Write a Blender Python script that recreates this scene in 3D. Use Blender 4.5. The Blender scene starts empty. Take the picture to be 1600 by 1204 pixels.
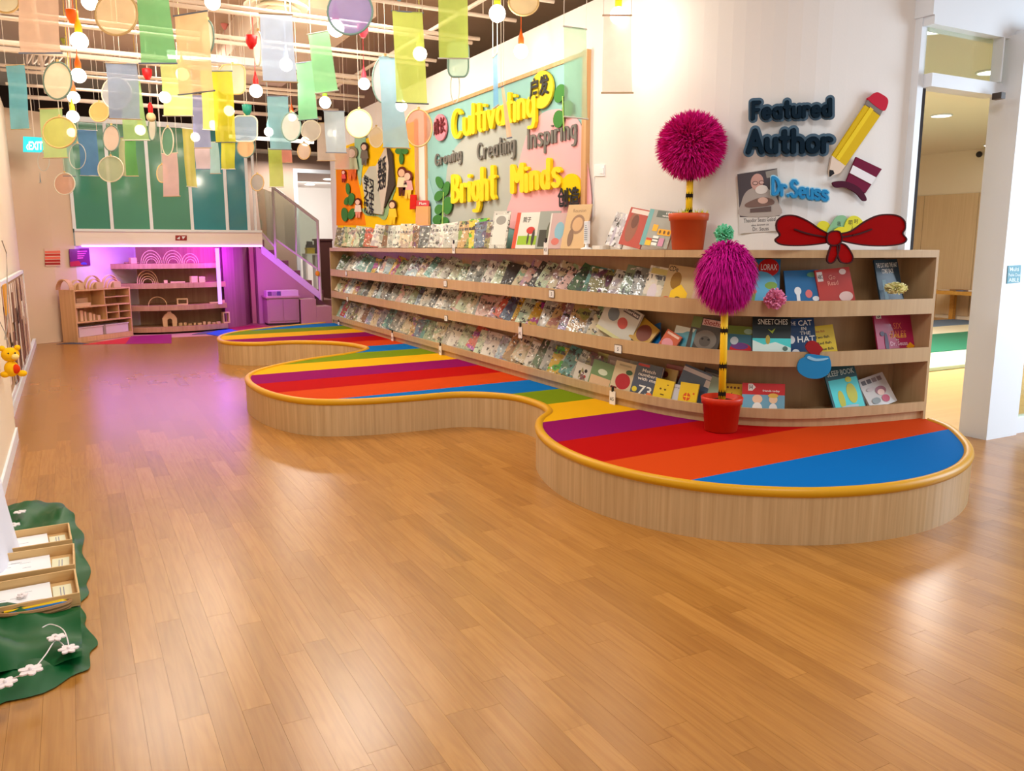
import bpy, bmesh, math, random
from mathutils import Vector, Matrix
R = random.Random(7)
sc = bpy.context.scene
COL = sc.collection
# ------------------------------------------------------------------ camera
F, CX, CY, HY, H = 1280.0, 800.0, 602.0, 384.0, 1.5
TH = math.atan((CY - HY) / F)
YAW = math.atan(695 / math.hypot(F, CY - HY))
UP = Vector((0, 0, 1))
FH = Vector((math.sin(YAW), math.cos(YAW), 0))
RT = Vector((math.cos(YAW), -math.sin(YAW), 0))
FW = FH * math.cos(TH) - UP * math.sin(TH)
CU = FH * math.sin(TH) + UP * math.cos(TH)
EYE = Vector((0, 0, H))
cam = bpy.data.objects.new('camera', bpy.data.cameras.new('camera'))
COL.objects.link(cam)
cam.matrix_world = Matrix(((RT.x, CU.x, -FW.x, 0), (RT.y, CU.y, -FW.y, 0), (RT.z, CU.z, -FW.z, H), (0, 0, 0, 1)))
cam.data.sensor_width = 36
cam.data.lens = F / 1600 * 36
cam.data.clip_end = 100
sc.camera = cam
# ------------------------------------------------------------------ world, exposure, lights
sc.view_settings.view_transform = 'Standard'
sc.view_settings.look = 'None'
sc.view_settings.gamma = 1
sc.view_settings.use_curve_mapping = False
sc.view_settings.exposure = 0.0
sc.cycles.max_bounces = 8
sc.cycles.transparent_max_bounces = 16
w = bpy.data.worlds.new('world'); sc.world = w; w.use_nodes = True
w.node_tree.nodes['Background'].inputs[0].default_value = (1.0, 0.97, 0.93, 1)
w.node_tree.nodes['Background'].inputs[1].default_value = 0.55

def area(name, loc, target, size, power, color, sy=None):
    d = bpy.data.lights.new(name, 'AREA'); d.energy = power; d.color = color
    d.size = size
    if sy: d.shape = 'RECTANGLE'; d.size_y = sy
    o = bpy.data.objects.new(name, d); COL.objects.link(o)
    o.location = loc
    o.rotation_euler = (Vector(target) - Vector(loc)).to_track_quat('-Z', 'Y').to_euler()
    return o
area('ceiling_lamp', (0.9, 4.5, 4.15), (0.9, 4.5, 0), 1.2, 90, (1.0, 0.96, 0.90))
area('ceiling_lamp', (2.3, 8.3, 3.9), (2.3, 8.3, 0), 1.0, 90, (1.0, 0.92, 0.80))
area('ceiling_lamp', (0.6, 9.6, 4.15), (0.6, 9.6, 0), 1.0, 60, (1.0, 0.90, 0.76))
area('ceiling_lamp', (1.2, 12.6, 4.15), (1.2, 12.6, 0), 1.2, 80, (1.0, 0.88, 0.74))
area('ceiling_lamp', (2.6, 1.0, 4.15), (2.6, 1.0, 0), 1.6, 105, (0.98, 0.98, 1.0))
area('window_light', (8.6, 1.4, 1.9), (4.9, 3.1, 0.5), 2.2, 180, (0.72, 0.86, 1.0))
area('room_lamp', (9.5, 7.5, 3.2), (9.5, 7.5, 0), 3.0, 380, (1.0, 0.96, 0.92))
area('nook_strip_lamp', (1.7, 15.05, 1.47), (1.7, 15.7, 0.5), 2.6, 26, (0.42, 0.13, 1.0), 0.06)
area('nook_strip_lamp', (2.6, 15.2, 1.45), (2.9, 16.6, 0.7), 0.9, 30, (0.46, 0.0, 0.9), 0.06)
area('nook_strip_lamp', (1.4, 14.95, 1.47), (0.9, 9.5, 0.0), 2.4, 15, (0.50, 0.22, 1.0), 0.08)
area('corridor_lamp', (4.2, 17.6, 3.3), (4.2, 17.6, 0), 1.0, 70, (1.0, 0.92, 0.85))

# ------------------------------------------------------------------ pixel helpers (camera rays of the 1600x1204 frame)
def ray(x, y): return FW * F + RT * (x - CX) + CU * (CY - y)
def PZ(x, y, z):
    d = ray(x, y); return EYE + d * ((z - H) / d.z)
def PX(x, y, v):
    d = ray(x, y); return EYE + d * (v / d.x)
def PY(x, y, v):
    d = ray(x, y); return EYE + d * (v / d.y)
def PD(x, y, dist): return EYE + ray(x, y) * (dist / F)
def proj(p):
    q = Vector(p) - EYE; z = q.dot(FW)
    return CX + F * q.dot(RT) / z, CY - F * q.dot(CU) / z
class Plane:
    def __init__(s, p, n): s.p = Vector(p); s.n = Vector(n).normalized()
    def at(s, x, y, off=0):
        d = ray(x, y); q = s.p + s.n * off
        return EYE + d * ((q - EYE).dot(s.n) / d.dot(s.n))
# ------------------------------------------------------------------ materials
def lin(c):
    out = []
    for v in c[:3]:
        v = v / 255.0
        out.append(v / 12.92 if v <= 0.04045 else ((v + 0.055) / 1.055) ** 2.4)
    return tuple(out) + (1,)
MATS = {}
def M(name, rgb, rough=0.5, spec=0.4, emit=0, alpha=1, coat=0, bump=0, bscale=40, metal=0, var=0, vscale=6, trans=0, sheen=0):
    if name in MATS: return MATS[name]
    m = bpy.data.materials.new(name); m.use_nodes = True
    nt = m.node_tree; b = nt.nodes['Principled BSDF']
    c = lin(rgb)
    b.inputs['Base Color'].default_value = c
    b.inputs['Roughness'].default_value = rough
    b.inputs['Specular IOR Level'].default_value = spec
    b.inputs['Metallic'].default_value = metal
    b.inputs['Coat Weight'].default_value = coat
    b.inputs['Coat Roughness'].default_value = 0.08
    b.inputs['Alpha'].default_value = alpha
    if sheen: b.inputs['Sheen Weight'].default_value = sheen
    if emit:
        b.inputs['Emission Color'].default_value = c
        b.inputs['Emission Strength'].default_value = emit
    if trans:
        b.inputs['Transmission Weight'].default_value = trans
    m.diffuse_color = c
    if var or bump:
        tc = nt.nodes.new('ShaderNodeTexCoord')
        nz = nt.nodes.new('ShaderNodeTexNoise'); nz.inputs['Scale'].default_value = vscale if var else bscale
        nz.inputs['Detail'].default_value = 6
        nt.links.new(tc.outputs['Object'], nz.inputs['Vector'])
        if var:
            mx = nt.nodes.new('ShaderNodeMix'); mx.data_type = 'RGBA'
            mx.inputs['A'].default_value = tuple(v * (1 - var) for v in c[:3]) + (1,)
            mx.inputs['B'].default_value = tuple(min(1, v * (1 + var)) for v in c[:3]) + (1,)
            nt.links.new(nz.outputs['Fac'], mx.inputs['Factor'])
            nt.links.new(mx.outputs['Result'], b.inputs['Base Color'])
        if bump:
            bn = nt.nodes.new('ShaderNodeBump'); bn.inputs['Strength'].default_value = bump; bn.inputs['Distance'].default_value = 0.01
            n2 = nt.nodes.new('ShaderNodeTexNoise'); n2.inputs['Scale'].default_value = bscale
            nt.links.new(tc.outputs['Object'], n2.inputs['Vector'])
            nt.links.new(n2.outputs['Fac'], bn.inputs['Height'])
            nt.links.new(bn.outputs['Normal'], b.inputs['Normal'])
    MATS[name] = m
    return m

def wood(name, rgb, rgb2, axis='Z', rough=0.45, scale=1.0, world=True, coat=0, strength=1.0):
    """laminate with long streaks along one axis"""
    if name in MATS: return MATS[name]
    m = bpy.data.materials.new(name); m.use_nodes = True
    nt = m.node_tree; b = nt.nodes['Principled BSDF']; N = nt.nodes.new; L = nt.links.new
    if world:
        g = N('ShaderNodeNewGeometry'); src = g.outputs['Position']
    else:
        g = N('ShaderNodeTexCoord'); src = g.outputs['Object']
    mp = N('ShaderNodeMapping')
    s = {'X': (1.2, 40, 40), 'Y': (40, 1.2, 40), 'Z': (40, 40, 1.0)}[axis]
    mp.inputs['Scale'].default_value = tuple(v * scale for v in s)
    L(src, mp.inputs['Vector'])
    nz = N('ShaderNodeTexNoise'); nz.inputs['Scale'].default_value = 1; nz.inputs['Detail'].default_value = 5; nz.inputs['Roughness'].default_value = 0.65
    L(mp.outputs['Vector'], nz.inputs['Vector'])
    rp = N('ShaderNodeValToRGB'); rp.color_ramp.elements[0].position = 0.5 - 0.2 / strength; rp.color_ramp.elements[1].position = 0.5 + 0.2 / strength
    rp.color_ramp.elements[0].color = lin(rgb2); rp.color_ramp.elements[1].color = lin(rgb)
    L(nz.outputs['Fac'], rp.inputs['Fac']); L(rp.outputs['Color'], b.inputs['Base Color'])
    b.inputs['Roughness'].default_value = rough; b.inputs['Specular IOR Level'].default_value = 0.35
    b.inputs['Coat Weight'].default_value = coat
    MATS[name] = m
    return m

def sheer(name, rgb, alpha=0.75):
    """thin translucent fabric"""
    if name in MATS: return MATS[name]
    m = bpy.data.materials.new(name); m.use_nodes = True
    nt = m.node_tree; N = nt.nodes.new; L = nt.links.new
    nt.nodes.remove(nt.nodes['Principled BSDF'])
    out = nt.nodes['Material Output']
    c = lin(rgb)
    tc = N('ShaderNodeTexCoord')
    nz = N('ShaderNodeTexNoise'); nz.inputs['Scale'].default_value = 9; nz.inputs['Detail'].default_value = 4
    L(tc.outputs['Object'], nz.inputs['Vector'])
    mc = N('ShaderNodeMix'); mc.data_type = 'RGBA'
    mc.inputs['A'].default_value = tuple(v * .86 for v in c[:3]) + (1,); mc.inputs['B'].default_value = tuple(min(1, v * 1.08) for v in c[:3]) + (1,)
    L(nz.outputs['Fac'], mc.inputs['Factor'])
    d = N('ShaderNodeBsdfDiffuse'); t = N('ShaderNodeBsdfTranslucent')
    tp = N('ShaderNodeBsdfTransparent')
    L(mc.outputs['Result'], d.inputs['Color']); L(mc.outputs['Result'], t.inputs['Color'])
    tp.inputs['Color'].default_value = tuple(min(1, v * .5 + .5) for v in c[:3]) + (1,)
    m1 = N('ShaderNodeMixShader'); m1.inputs[0].default_value = 0.5
    L(d.outputs[0], m1.inputs[1]); L(t.outputs[0], m1.inputs[2])
    m2 = N('ShaderNodeMixShader'); m2.inputs[0].default_value = alpha
    L(tp.outputs[0], m2.inputs[1]); L(m1.outputs[0], m2.inputs[2])
    L(m2.outputs[0], out.inputs['Surface'])
    MATS[name] = m
    return m

def glass(name, tint=(235, 245, 240), mixf=0.12, rough=0.02):
    if name in MATS: return MATS[name]
    m = bpy.data.materials.new(name); m.use_nodes = True
    nt = m.node_tree; N = nt.nodes.new; L = nt.links.new
    nt.nodes.remove(nt.nodes['Principled BSDF'])
    tp = N('ShaderNodeBsdfTransparent'); tp.inputs[0].default_value = lin(tint)
    gl = N('ShaderNodeBsdfGlossy'); gl.inputs['Roughness'].default_value = rough
    mx = N('ShaderNodeMixShader'); mx.inputs[0].default_value = mixf
    L(tp.outputs[0], mx.inputs[1]); L(gl.outputs[0], mx.inputs[2]); L(mx.outputs[0], nt.nodes['Material Output'].inputs[0])
    MATS[name] = m
    return m

def cover_material():
    """printed picture-book cover under a shiny sleeve: colour from the object, print varied per object"""
    m = bpy.data.materials.new('book_cover'); m.use_nodes = True
    nt = m.node_tree; b = nt.nodes['Principled BSDF']; N = nt.nodes.new; L = nt.links.new
    oi = N('ShaderNodeObjectInfo'); tc = N('ShaderNodeTexCoord')
    mul = N('ShaderNodeMath'); mul.operation = 'MULTIPLY'; mul.inputs[1].default_value = 37; L(oi.outputs['Random'], mul.inputs[0])
    add = N('ShaderNodeVectorMath'); add.operation = 'ADD'; L(tc.outputs['Object'], add.inputs[0]); L(mul.outputs[0], add.inputs[1])
    def mix(fac, A, B):
        x = N('ShaderNodeMix'); x.data_type = 'RGBA'; L(fac, x.inputs['Factor']); L(A, x.inputs['A'])
        if isinstance(B, tuple): x.inputs['B'].default_value = B
        else: L(B, x.inputs['B'])
        return x.outputs['Result']
    def step(src, t, w_=.03):
        r = N('ShaderNodeMapRange'); r.inputs['From Min'].default_value = t - w_; r.inputs['From Max'].default_value = t + w_; L(src, r.inputs['Value']); return r.outputs[0]
    def math_(op, a_, b_):
        x = N('ShaderNodeMath'); x.operation = op
        for i, q in enumerate((a_, b_)):
            if isinstance(q, (int, float)): x.inputs[i].default_value = q
            else: L(q, x.inputs[i])
        return x.outputs[0]
    hs = N('ShaderNodeHueSaturation'); L(oi.outputs['Color'], hs.inputs['Color']); hs.inputs['Value'].default_value = .62
    L(math_('ADD', math_('MULTIPLY', oi.outputs['Random'], .5), .25), hs.inputs['Hue'])
    n1 = N('ShaderNodeTexNoise'); n1.inputs['Scale'].default_value = 11; n1.inputs['Detail'].default_value = 1; L(add.outputs[0], n1.inputs['Vector'])
    n2 = N('ShaderNodeTexNoise'); n2.inputs['Scale'].default_value = 26; n2.inputs['Detail'].default_value = 2; L(add.outputs[0], n2.inputs['Vector'])
    c = mix(step(n1.outputs['Fac'], .55), oi.outputs['Color'], hs.outputs['Color'])
    c = mix(step(n2.outputs['Fac'], .63), c, (.03, .03, .03, 1))
    c = mix(math_('SUBTRACT', 1.0, step(n2.outputs['Fac'], .355)), c, (.80, .78, .70, 1))
    # title strip near the top with letter-like marks
    sx = N('ShaderNodeSeparateXYZ'); L(tc.outputs['Object'], sx.inputs[0])
    band = math_('MULTIPLY', math_('GREATER_THAN', sx.outputs[2], .19), math_('LESS_THAN', sx.outputs[2], .222))
    mp = N('ShaderNodeMapping'); mp.inputs['Scale'].default_value = (70, 1, 12); L(add.outputs[0], mp.inputs['Vector'])
    n3 = N('ShaderNodeTexNoise'); n3.inputs['Scale'].default_value = 1; L(mp.outputs[0], n3.inputs['Vector'])
    c = mix(math_('MULTIPLY', band, step(n3.outputs['Fac'], .5)), c, (.06, .05, .06, 1))
    L(c, b.inputs['Base Color'])
    bn = N('ShaderNodeBump'); bn.inputs['Strength'].default_value = .7; bn.inputs['Distance'].default_value = .02
    n4 = N('ShaderNodeTexNoise'); n4.inputs['Scale'].default_value = 16; n4.inputs['Detail'].default_value = 2; L(add.outputs[0], n4.inputs['Vector'])
    L(n4.outputs['Fac'], bn.inputs['Height']); L(bn.outputs['Normal'], b.inputs['Coat Normal'])
    b.inputs['Roughness'].default_value = .4; b.inputs['Coat Weight'].default_value = 1.0; b.inputs['Coat Roughness'].default_value = .05
    return m

def plank_material(fine=True):
    m = bpy.data.materials.new('floor_plank'); m.use_nodes = True
    nt = m.node_tree; b = nt.nodes['Principled BSDF']; N = nt.nodes.new; L = nt.links.new
    g = N('ShaderNodeNewGeometry'); oi = N('ShaderNodeObjectInfo')
    ad = N('ShaderNodeMath'); ad.operation = 'ADD'; L(g.outputs['Random Per Island'], ad.inputs[0]); L(oi.outputs['Random'], ad.inputs[1])
    fr = N('ShaderNodeMath'); fr.operation = 'FRACT'; L(ad.outputs[0], fr.inputs[0])
    mul = N('ShaderNodeMath'); mul.operation = 'MULTIPLY'; mul.inputs[1].default_value = 31; L(fr.outputs[0], mul.inputs[0])
    off = N('ShaderNodeCombineXYZ'); L(mul.outputs[0], off.inputs[0]); L(mul.outputs[0], off.inputs[1]); L(mul.outputs[0], off.inputs[2])
    va = N('ShaderNodeVectorMath'); va.operation = 'ADD'; L(g.outputs['Position'], va.inputs[0]); L(off.outputs[0], va.inputs[1])
    mp = N('ShaderNodeMapping'); mp.inputs['Scale'].default_value = (9, .9, 9); L(va.outputs[0], mp.inputs['Vector'])
    # cathedral figure
    nz = N('ShaderNodeTexNoise'); nz.inputs['Scale'].default_value = 1.2; nz.inputs['Detail'].default_value = 2; L(mp.outputs[0], nz.inputs['Vector'])
    m40 = N('ShaderNodeMath'); m40.operation = 'MULTIPLY'; m40.inputs[1].default_value = 60; L(nz.outputs['Fac'], m40.inputs[0])
    sn = N('ShaderNodeMath'); sn.operation = 'SINE'; L(m40.outputs[0], sn.inputs[0])
    rp = N('ShaderNodeMapRange'); rp.inputs['From Min'].default_value = -.2; rp.inputs['From Max'].default_value = 1; L(sn.outputs[0], rp.inputs['Value'])
    mp2 = N('ShaderNodeMapping'); mp2.inputs['Scale'].default_value = (70, 2.2, 70); L(va.outputs[0], mp2.inputs['Vector'])
    n2 = N('ShaderNodeTexNoise'); n2.inputs['Scale'].default_value = 1; n2.inputs['Detail'].default_value = 5; L(mp2.outputs[0], n2.inputs['Vector'])
    c1 = N('ShaderNodeMix'); c1.data_type = 'RGBA'; c1.inputs['A'].default_value = lin((162, 108, 42)); c1.inputs['B'].default_value = lin((180, 124, 54)); L(fr.outputs[0], c1.inputs['Factor'])
    c2 = N('ShaderNodeMix'); c2.data_type = 'RGBA'; c2.blend_type = 'MULTIPLY'; c2.inputs['B'].default_value = (.74, .66, .55, 1); L(c1.outputs['Result'], c2.inputs['A'])
    k = N('ShaderNodeMath'); k.operation = 'MULTIPLY'; k.inputs[1].default_value = .26; L(rp.outputs[0], k.inputs[0]); L(k.outputs[0], c2.inputs['Factor'])
    c3 = N('ShaderNodeMix'); c3.data_type = 'RGBA'; c3.blend_type = 'MULTIPLY'; c3.inputs['B'].default_value = (.70, .62, .52, 1); L(c2.outputs['Result'], c3.inputs['A'])
    r2 = N('ShaderNodeMapRange'); r2.inputs['From Min'].default_value = .42; r2.inputs['From Max'].default_value = .75; r2.inputs['To Max'].default_value = .6; L(n2.outputs['Fac'], r2.inputs['Value']); L(r2.outputs[0], c3.inputs['Factor'])
    if fine: L(c3.outputs['Result'], b.inputs['Base Color'])
    else:
        c1.inputs['A'].default_value = lin((156, 105, 43)); c1.inputs['B'].default_value = lin((161, 109, 45))
        L(c1.outputs['Result'], b.inputs['Base Color'])
    b.inputs['Roughness'].default_value = .27; b.inputs['Specular IOR Level'].default_value = .75
    return m
# ------------------------------------------------------------------ mesh builder
class MB:
    def __init__(s): s.v = []; s.f = []
    def add(s, vs, fs):
        o = len(s.v); s.v += [tuple(p) for p in vs]; s.f += [tuple(i + o for i in f) for f in fs]; return s
    def box(s, x0, y0, z0, x1, y1, z1, mat=None):
        vs = [Vector(p) for p in ((x0, y0, z0), (x1, y0, z0), (x1, y1, z0), (x0, y1, z0), (x0, y0, z1), (x1, y0, z1), (x1, y1, z1), (x0, y1, z1))]
        if mat: vs = [mat @ p for p in vs]
        return s.add(vs, [(0, 3, 2, 1), (4, 5, 6, 7), (0, 1, 5, 4), (1, 2, 6, 5), (2, 3, 7, 6), (3, 0, 4, 7)])
    def tube(s, a, b, r, n=8, r2=None, cap=True):
        a, b = Vector(a), Vector(b); d = (b - a).normalized()
        u = d.orthogonal().normalized(); w_ = d.cross(u); r2 = r if r2 is None else r2
        vs = []
        for c, q in ((a, r), (b, r2)):
            for i in range(n):
                t = 2 * math.pi * i / n
                vs.append(c + (u * math.cos(t) + w_ * math.sin(t)) * q)
        fs = [(i, (i + 1) % n, n + (i + 1) % n, n + i) for i in range(n)]
        if cap: fs += [tuple(reversed(range(n))), tuple(range(n, 2 * n))]
        return s.add(vs, fs)
    def path(s, pts, r, n=8, closed=False):
        pts = [Vector(p) for p in pts]; k = len(pts); rings = []
        for i, p in enumerate(pts):
            a = pts[i - 1] if (i or closed) else p; b = pts[(i + 1) % k] if (i < k - 1 or closed) else p
            d = (b - a).normalized(); u = d.cross(UP)
            if u.length < 1e-3: u = d.orthogonal()
            u.normalize(); w_ = u.cross(d)
            rr = r[i] if isinstance(r, (list, tuple)) else r
            rings.append([p + (u * math.cos(2 * math.pi * j / n) + w_ * math.sin(2 * math.pi * j / n)) * rr for j in range(n)])
        vs = [q for rg in rings for q in rg]; fs = []
        for i in range(k if closed else k - 1):
            i2 = (i + 1) % k
            for j in range(n):
                j2 = (j + 1) % n
                fs.append((i * n + j, i * n + j2, i2 * n + j2, i2 * n + j))
        if not closed: fs += [tuple(reversed(range(n))), tuple(range((k - 1) * n, k * n))]
        return s.add(vs, fs)
    def prism(s, poly, z0, z1):
        n = len(poly)
        vs = [(p[0], p[1], z0) for p in poly] + [(p[0], p[1], z1) for p in poly]
        return s.add(vs, [tuple(reversed(range(n))), tuple(range(n, 2 * n))] + [(i, (i + 1) % n, n + (i + 1) % n, n + i) for i in range(n)])
    def lathe(s, prof, c=(0, 0, 0), n=20):
        c = Vector(c); vs = []; k = len(prof)
        for (r, z) in prof:
            for j in range(n):
                t = 2 * math.pi * j / n
                vs.append(c + Vector((r * math.cos(t), r * math.sin(t), z)))
        fs = []
        for i in range(k - 1):
            for j in range(n):
                j2 = (j + 1) % n
                fs.append((i * n + j, i * n + j2, (i + 1) * n + j2, (i + 1) * n + j))
        return s.add(vs, fs + [tuple(reversed(range(n))), tuple(range((k - 1) * n, k * n))])
    def ball(s, c, r, n=16, m=10, sc3=(1, 1, 1)):
        c = Vector(c); vs = [c + Vector((0, 0, -r * sc3[2]))]; fs = []
        for i in range(1, m):
            ph = -math.pi / 2 + math.pi * i / m
            for j in range(n):
                t = 2 * math.pi * j / n
                vs.append(c + Vector((math.cos(ph) * math.cos(t) * r * sc3[0], math.cos(ph) * math.sin(t) * r * sc3[1], math.sin(ph) * r * sc3[2])))
        vs.append(c + Vector((0, 0, r * sc3[2]))); top = len(vs) - 1
        for j in range(n): fs.append((0, 1 + (j + 1) % n, 1 + j))
        for i in range(m - 2):
            for j in range(n):
                a = 1 + i * n + j; b = 1 + i * n + (j + 1) % n
                fs.append((a, b, b + n, a + n))
        for j in range(n): fs.append((top, 1 + (m - 2) * n + j, 1 + (m - 2) * n + (j + 1) % n))
        return s.add(vs, fs)
    def mesh(s, name, mat=None, smooth=False):
        me = bpy.data.meshes.new(name); me.from_pydata(s.v, [], s.f)
        if mat: me.materials.append(mat)
        if smooth:
            me.polygons.foreach_set('use_smooth', [True] * len(me.polygons))
        me.update()
        return me
    def obj(s, name, mat=None, parent=None, smooth=False, recalc=False):
        me = s.mesh(name, mat, smooth)
        if recalc:
            bm = bmesh.new(); bm.from_mesh(me); bmesh.ops.recalc_face_normals(bm, faces=bm.faces); bm.to_mesh(me); bm.free()
        return link(name, me, parent)
def link(name, me, parent=None):
    o = bpy.data.objects.new(name, me); COL.objects.link(o)
    if parent is not None:
        o.parent = parent
        bpy_parent_fix.append((o, parent))
    return o
bpy_parent_fix = []
def tag(o, label, cat, group=None):
    o['label'] = label; o['category'] = cat
    if group: o['group'] = group
    return o
def struct(o):
    o['kind'] = 'structure'; return o
def thing(name, label, cat, loc=(0, 0, 0), rz=0, group=None):
    o = bpy.data.objects.new(name, None); COL.objects.link(o); o.empty_display_size = .1
    o.location = loc; o.rotation_euler = (0, 0, rz)
    return tag(o, label, cat, group)
def world_part(mb, name, mat, parent, smooth=False, recalc=False):
    """part whose mesh was written in world coordinates, under a parent whose transform is plain (location + euler)"""
    o = mb.obj(name, mat, None, smooth, recalc)
    o.parent = parent
    pm = Matrix.LocRotScale(parent.location, parent.rotation_euler, parent.scale)
    if parent.parent is not None:
        g = parent.parent; pm = Matrix.LocRotScale(g.location, g.rotation_euler, g.scale) @ parent.matrix_parent_inverse @ pm
    o.matrix_parent_inverse = pm.inverted()
    return o
def dup(root, parent=None):
    c = root.copy(); COL.objects.link(c)
    if parent is not None: c.parent = parent
    for ch in root.children: dup(ch, c)
    return c
def smooth_edges(o, w_=.004, seg=2):
    md = o.modifiers.new('bevel', 'BEVEL'); md.width = w_; md.segments = seg; md.limit_method = 'ANGLE'; return o
# flat cut-out from pixel outline on a plane, with thickness
def flat(mb, pts, plane, off=0.0, th=0.01):
    n = len(pts)
    a = [plane.at(x, y, off + th) for x, y in pts]
    b = [p - plane.n * (th + .0) for p in a]
    area2 = sum(pts[i][0] * pts[(i + 1) % n][1] - pts[(i + 1) % n][0] * pts[i][1] for i in range(n))
    front = tuple(range(n)); back = tuple(range(n, 2 * n))
    if area2 > 0: front = tuple(reversed(front))
    else: back = tuple(reversed(back))
    sides = []
    for i in range(n):
        j = (i + 1) % n
        sides.append((i, j, n + j, n + i) if area2 > 0 else (j, i, n + i, n + j))
    return mb.add(a + b, [front, back] + sides)
def ell(cx, cy, rx, ry, n=24, rot=0, a0=0, a1=360):
    out = []; c, s_ = math.cos(math.radians(rot)), math.sin(math.radians(rot))
    full = (a1 - a0) >= 360
    for i in range(n if full else n + 1):
        t = math.radians(a0 + (a1 - a0) * i / n)
        x, y = rx * math.cos(t), ry * math.sin(t)
        out.append((cx + x * c - y * s_, cy + x * s_ + y * c))
    return out
def spline(pts, n=6, closed=True):
    k = len(pts); out = []
    for i in range(k if closed else k - 1):
        p0 = pts[(i - 1) % k] if (closed or i) else pts[0]; p1 = pts[i]; p2 = pts[(i + 1) % k]
        p3 = pts[(i + 2) % k] if (closed or i < k - 2) else pts[-1]
        for j in range(n):
            t = j / n
            out.append(tuple(.5 * ((2 * p1[a]) + (-p0[a] + p2[a]) * t + (2 * p0[a] - 5 * p1[a] + 4 * p2[a] - p3[a]) * t * t + (-p0[a] + 3 * p1[a] - 3 * p2[a] + p3[a]) * t ** 3) for a in range(len(p1))))
    if not closed: out.append(tuple(pts[-1]))
    return out
# ------------------------------------------------------------------ rounded stroke lettering
def arc(cx, cy, rx, ry, a0, a1, n=10):
    return [(cx + rx * math.cos(math.radians(a0 + (a1 - a0) * i / n)), cy + ry * math.sin(math.radians(a0 + (a1 - a0) * i / n))) for i in range(n + 1)]
S_ = [(.58, .86), (.42, .98), (.2, .97), (.05, .8), (.12, .6), (.35, .5), (.55, .36), (.58, .17), (.42, .02), (.2, 0), (.02, .13)]
GL = {
 'A': ([[(0, 0), (.35, 1), (.7, 0)], [(.13, .35), (.57, .35)]], .7),
 'B': ([[(0, 0), (0, 1)], arc(.05, .75, .4, .25, 90, -90), arc(.05, .25, .48, .25, 90, -90)], .53),
 'C': ([arc(.36, .5, .36, .5, 45, 315, 14)], .66),
 'D': ([[(0, 0), (0, 1)], arc(.05, .5, .55, .5, 90, -90, 12)], .6),
 'F': ([[(0, 0), (0, 1), (.5, 1)], [(0, .54), (.42, .54)]], .5),
 'G': ([arc(.38, .5, .38, .5, 45, 330, 14), [(.42, .45), (.74, .45)]], .76),
 'I': ([[(0, 0), (0, 1)]], .02),
 'M': ([[(0, 0), (0, 1), (.38, .4), (.76, 1), (.76, 0)]], .76),
 'S': ([S_], .6),
 'a': ([arc(.26, .3, .26, .3, 0, 360, 14), [(.52, .6), (.52, 0)]], .54),
 'c': ([arc(.26, .3, .26, .3, 50, 310)], .5),
 'd': ([arc(.26, .3, .26, .3, 0, 360, 14), [(.52, 1), (.52, 0)]], .54),
 'e': ([[(.02, .32), (.5, .32)] + arc(.26, .3, .26, .3, 5, 310, 12)], .52),
 'g': ([arc(.26, .3, .26, .3, 0, 360, 14), [(.52, .6), (.52, -.2), (.4, -.36), (.12, -.36)]], .54),
 'h': ([[(0, 0), (0, 1)], arc(.23, .36, .23, .25, 180, 0) + [(.46, 0)]], .48),
 'i': ([[(0, 0), (0, .6)], [(0, .84), (0, .85)]], .04),
 'l': ([[(0, 0), (0, 1)]], .04),
 'n': ([[(0, 0), (0, .6)], arc(.23, .36, .23, .25, 180, 0) + [(.46, 0)]], .48),
 'o': ([arc(.27, .3, .27, .3, 0, 360, 14)], .54),
 'p': ([[(0, .6), (0, -.4)], arc(.26, .3, .26, .3, 0, 360, 14)], .52),
 'r': ([[(0, 0), (0, .6)], arc(.24, .35, .24, .25, 180, 50)], .4),
 's': ([[(x * .8, y * .62) for x, y in S_]], .48),
 't': ([[(.17, .95), (.17, .1), (.3, 0)], [(0, .64), (.36, .64)]], .36),
 'u': ([[(0, .6), (0, .25)] + arc(.23, .24, .23, .24, 180, 360) + [(.46, .6)], [(.46, .6), (.46, 0)]], .48),
 'v': ([[(0, .6), (.24, 0), (.48, .6)]], .48),
 'w': ([[(0, .6), (.16, 0), (.34, .5), (.52, 0), (.68, .6)]], .68),
 'y': ([[(0, .6), (.24, .04)], [(.5, .6), (.12, -.4)]], .5),
 '.': ([[(0, .02), (0, .03)]], .04),
}
def capsule(p, q, r, n=6):
    dx, dy = q[0] - p[0], q[1] - p[1]; a = math.atan2(dy, dx); out = []
    for i in range(n + 1): t = a + math.pi / 2 + math.pi * i / n; out.append((p[0] + r * math.cos(t), p[1] + r * math.sin(t)))
    for i in range(n + 1): t = a - math.pi / 2 + math.pi * i / n; out.append((q[0] + r * math.cos(t), q[1] + r * math.sin(t)))
    return out
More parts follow.
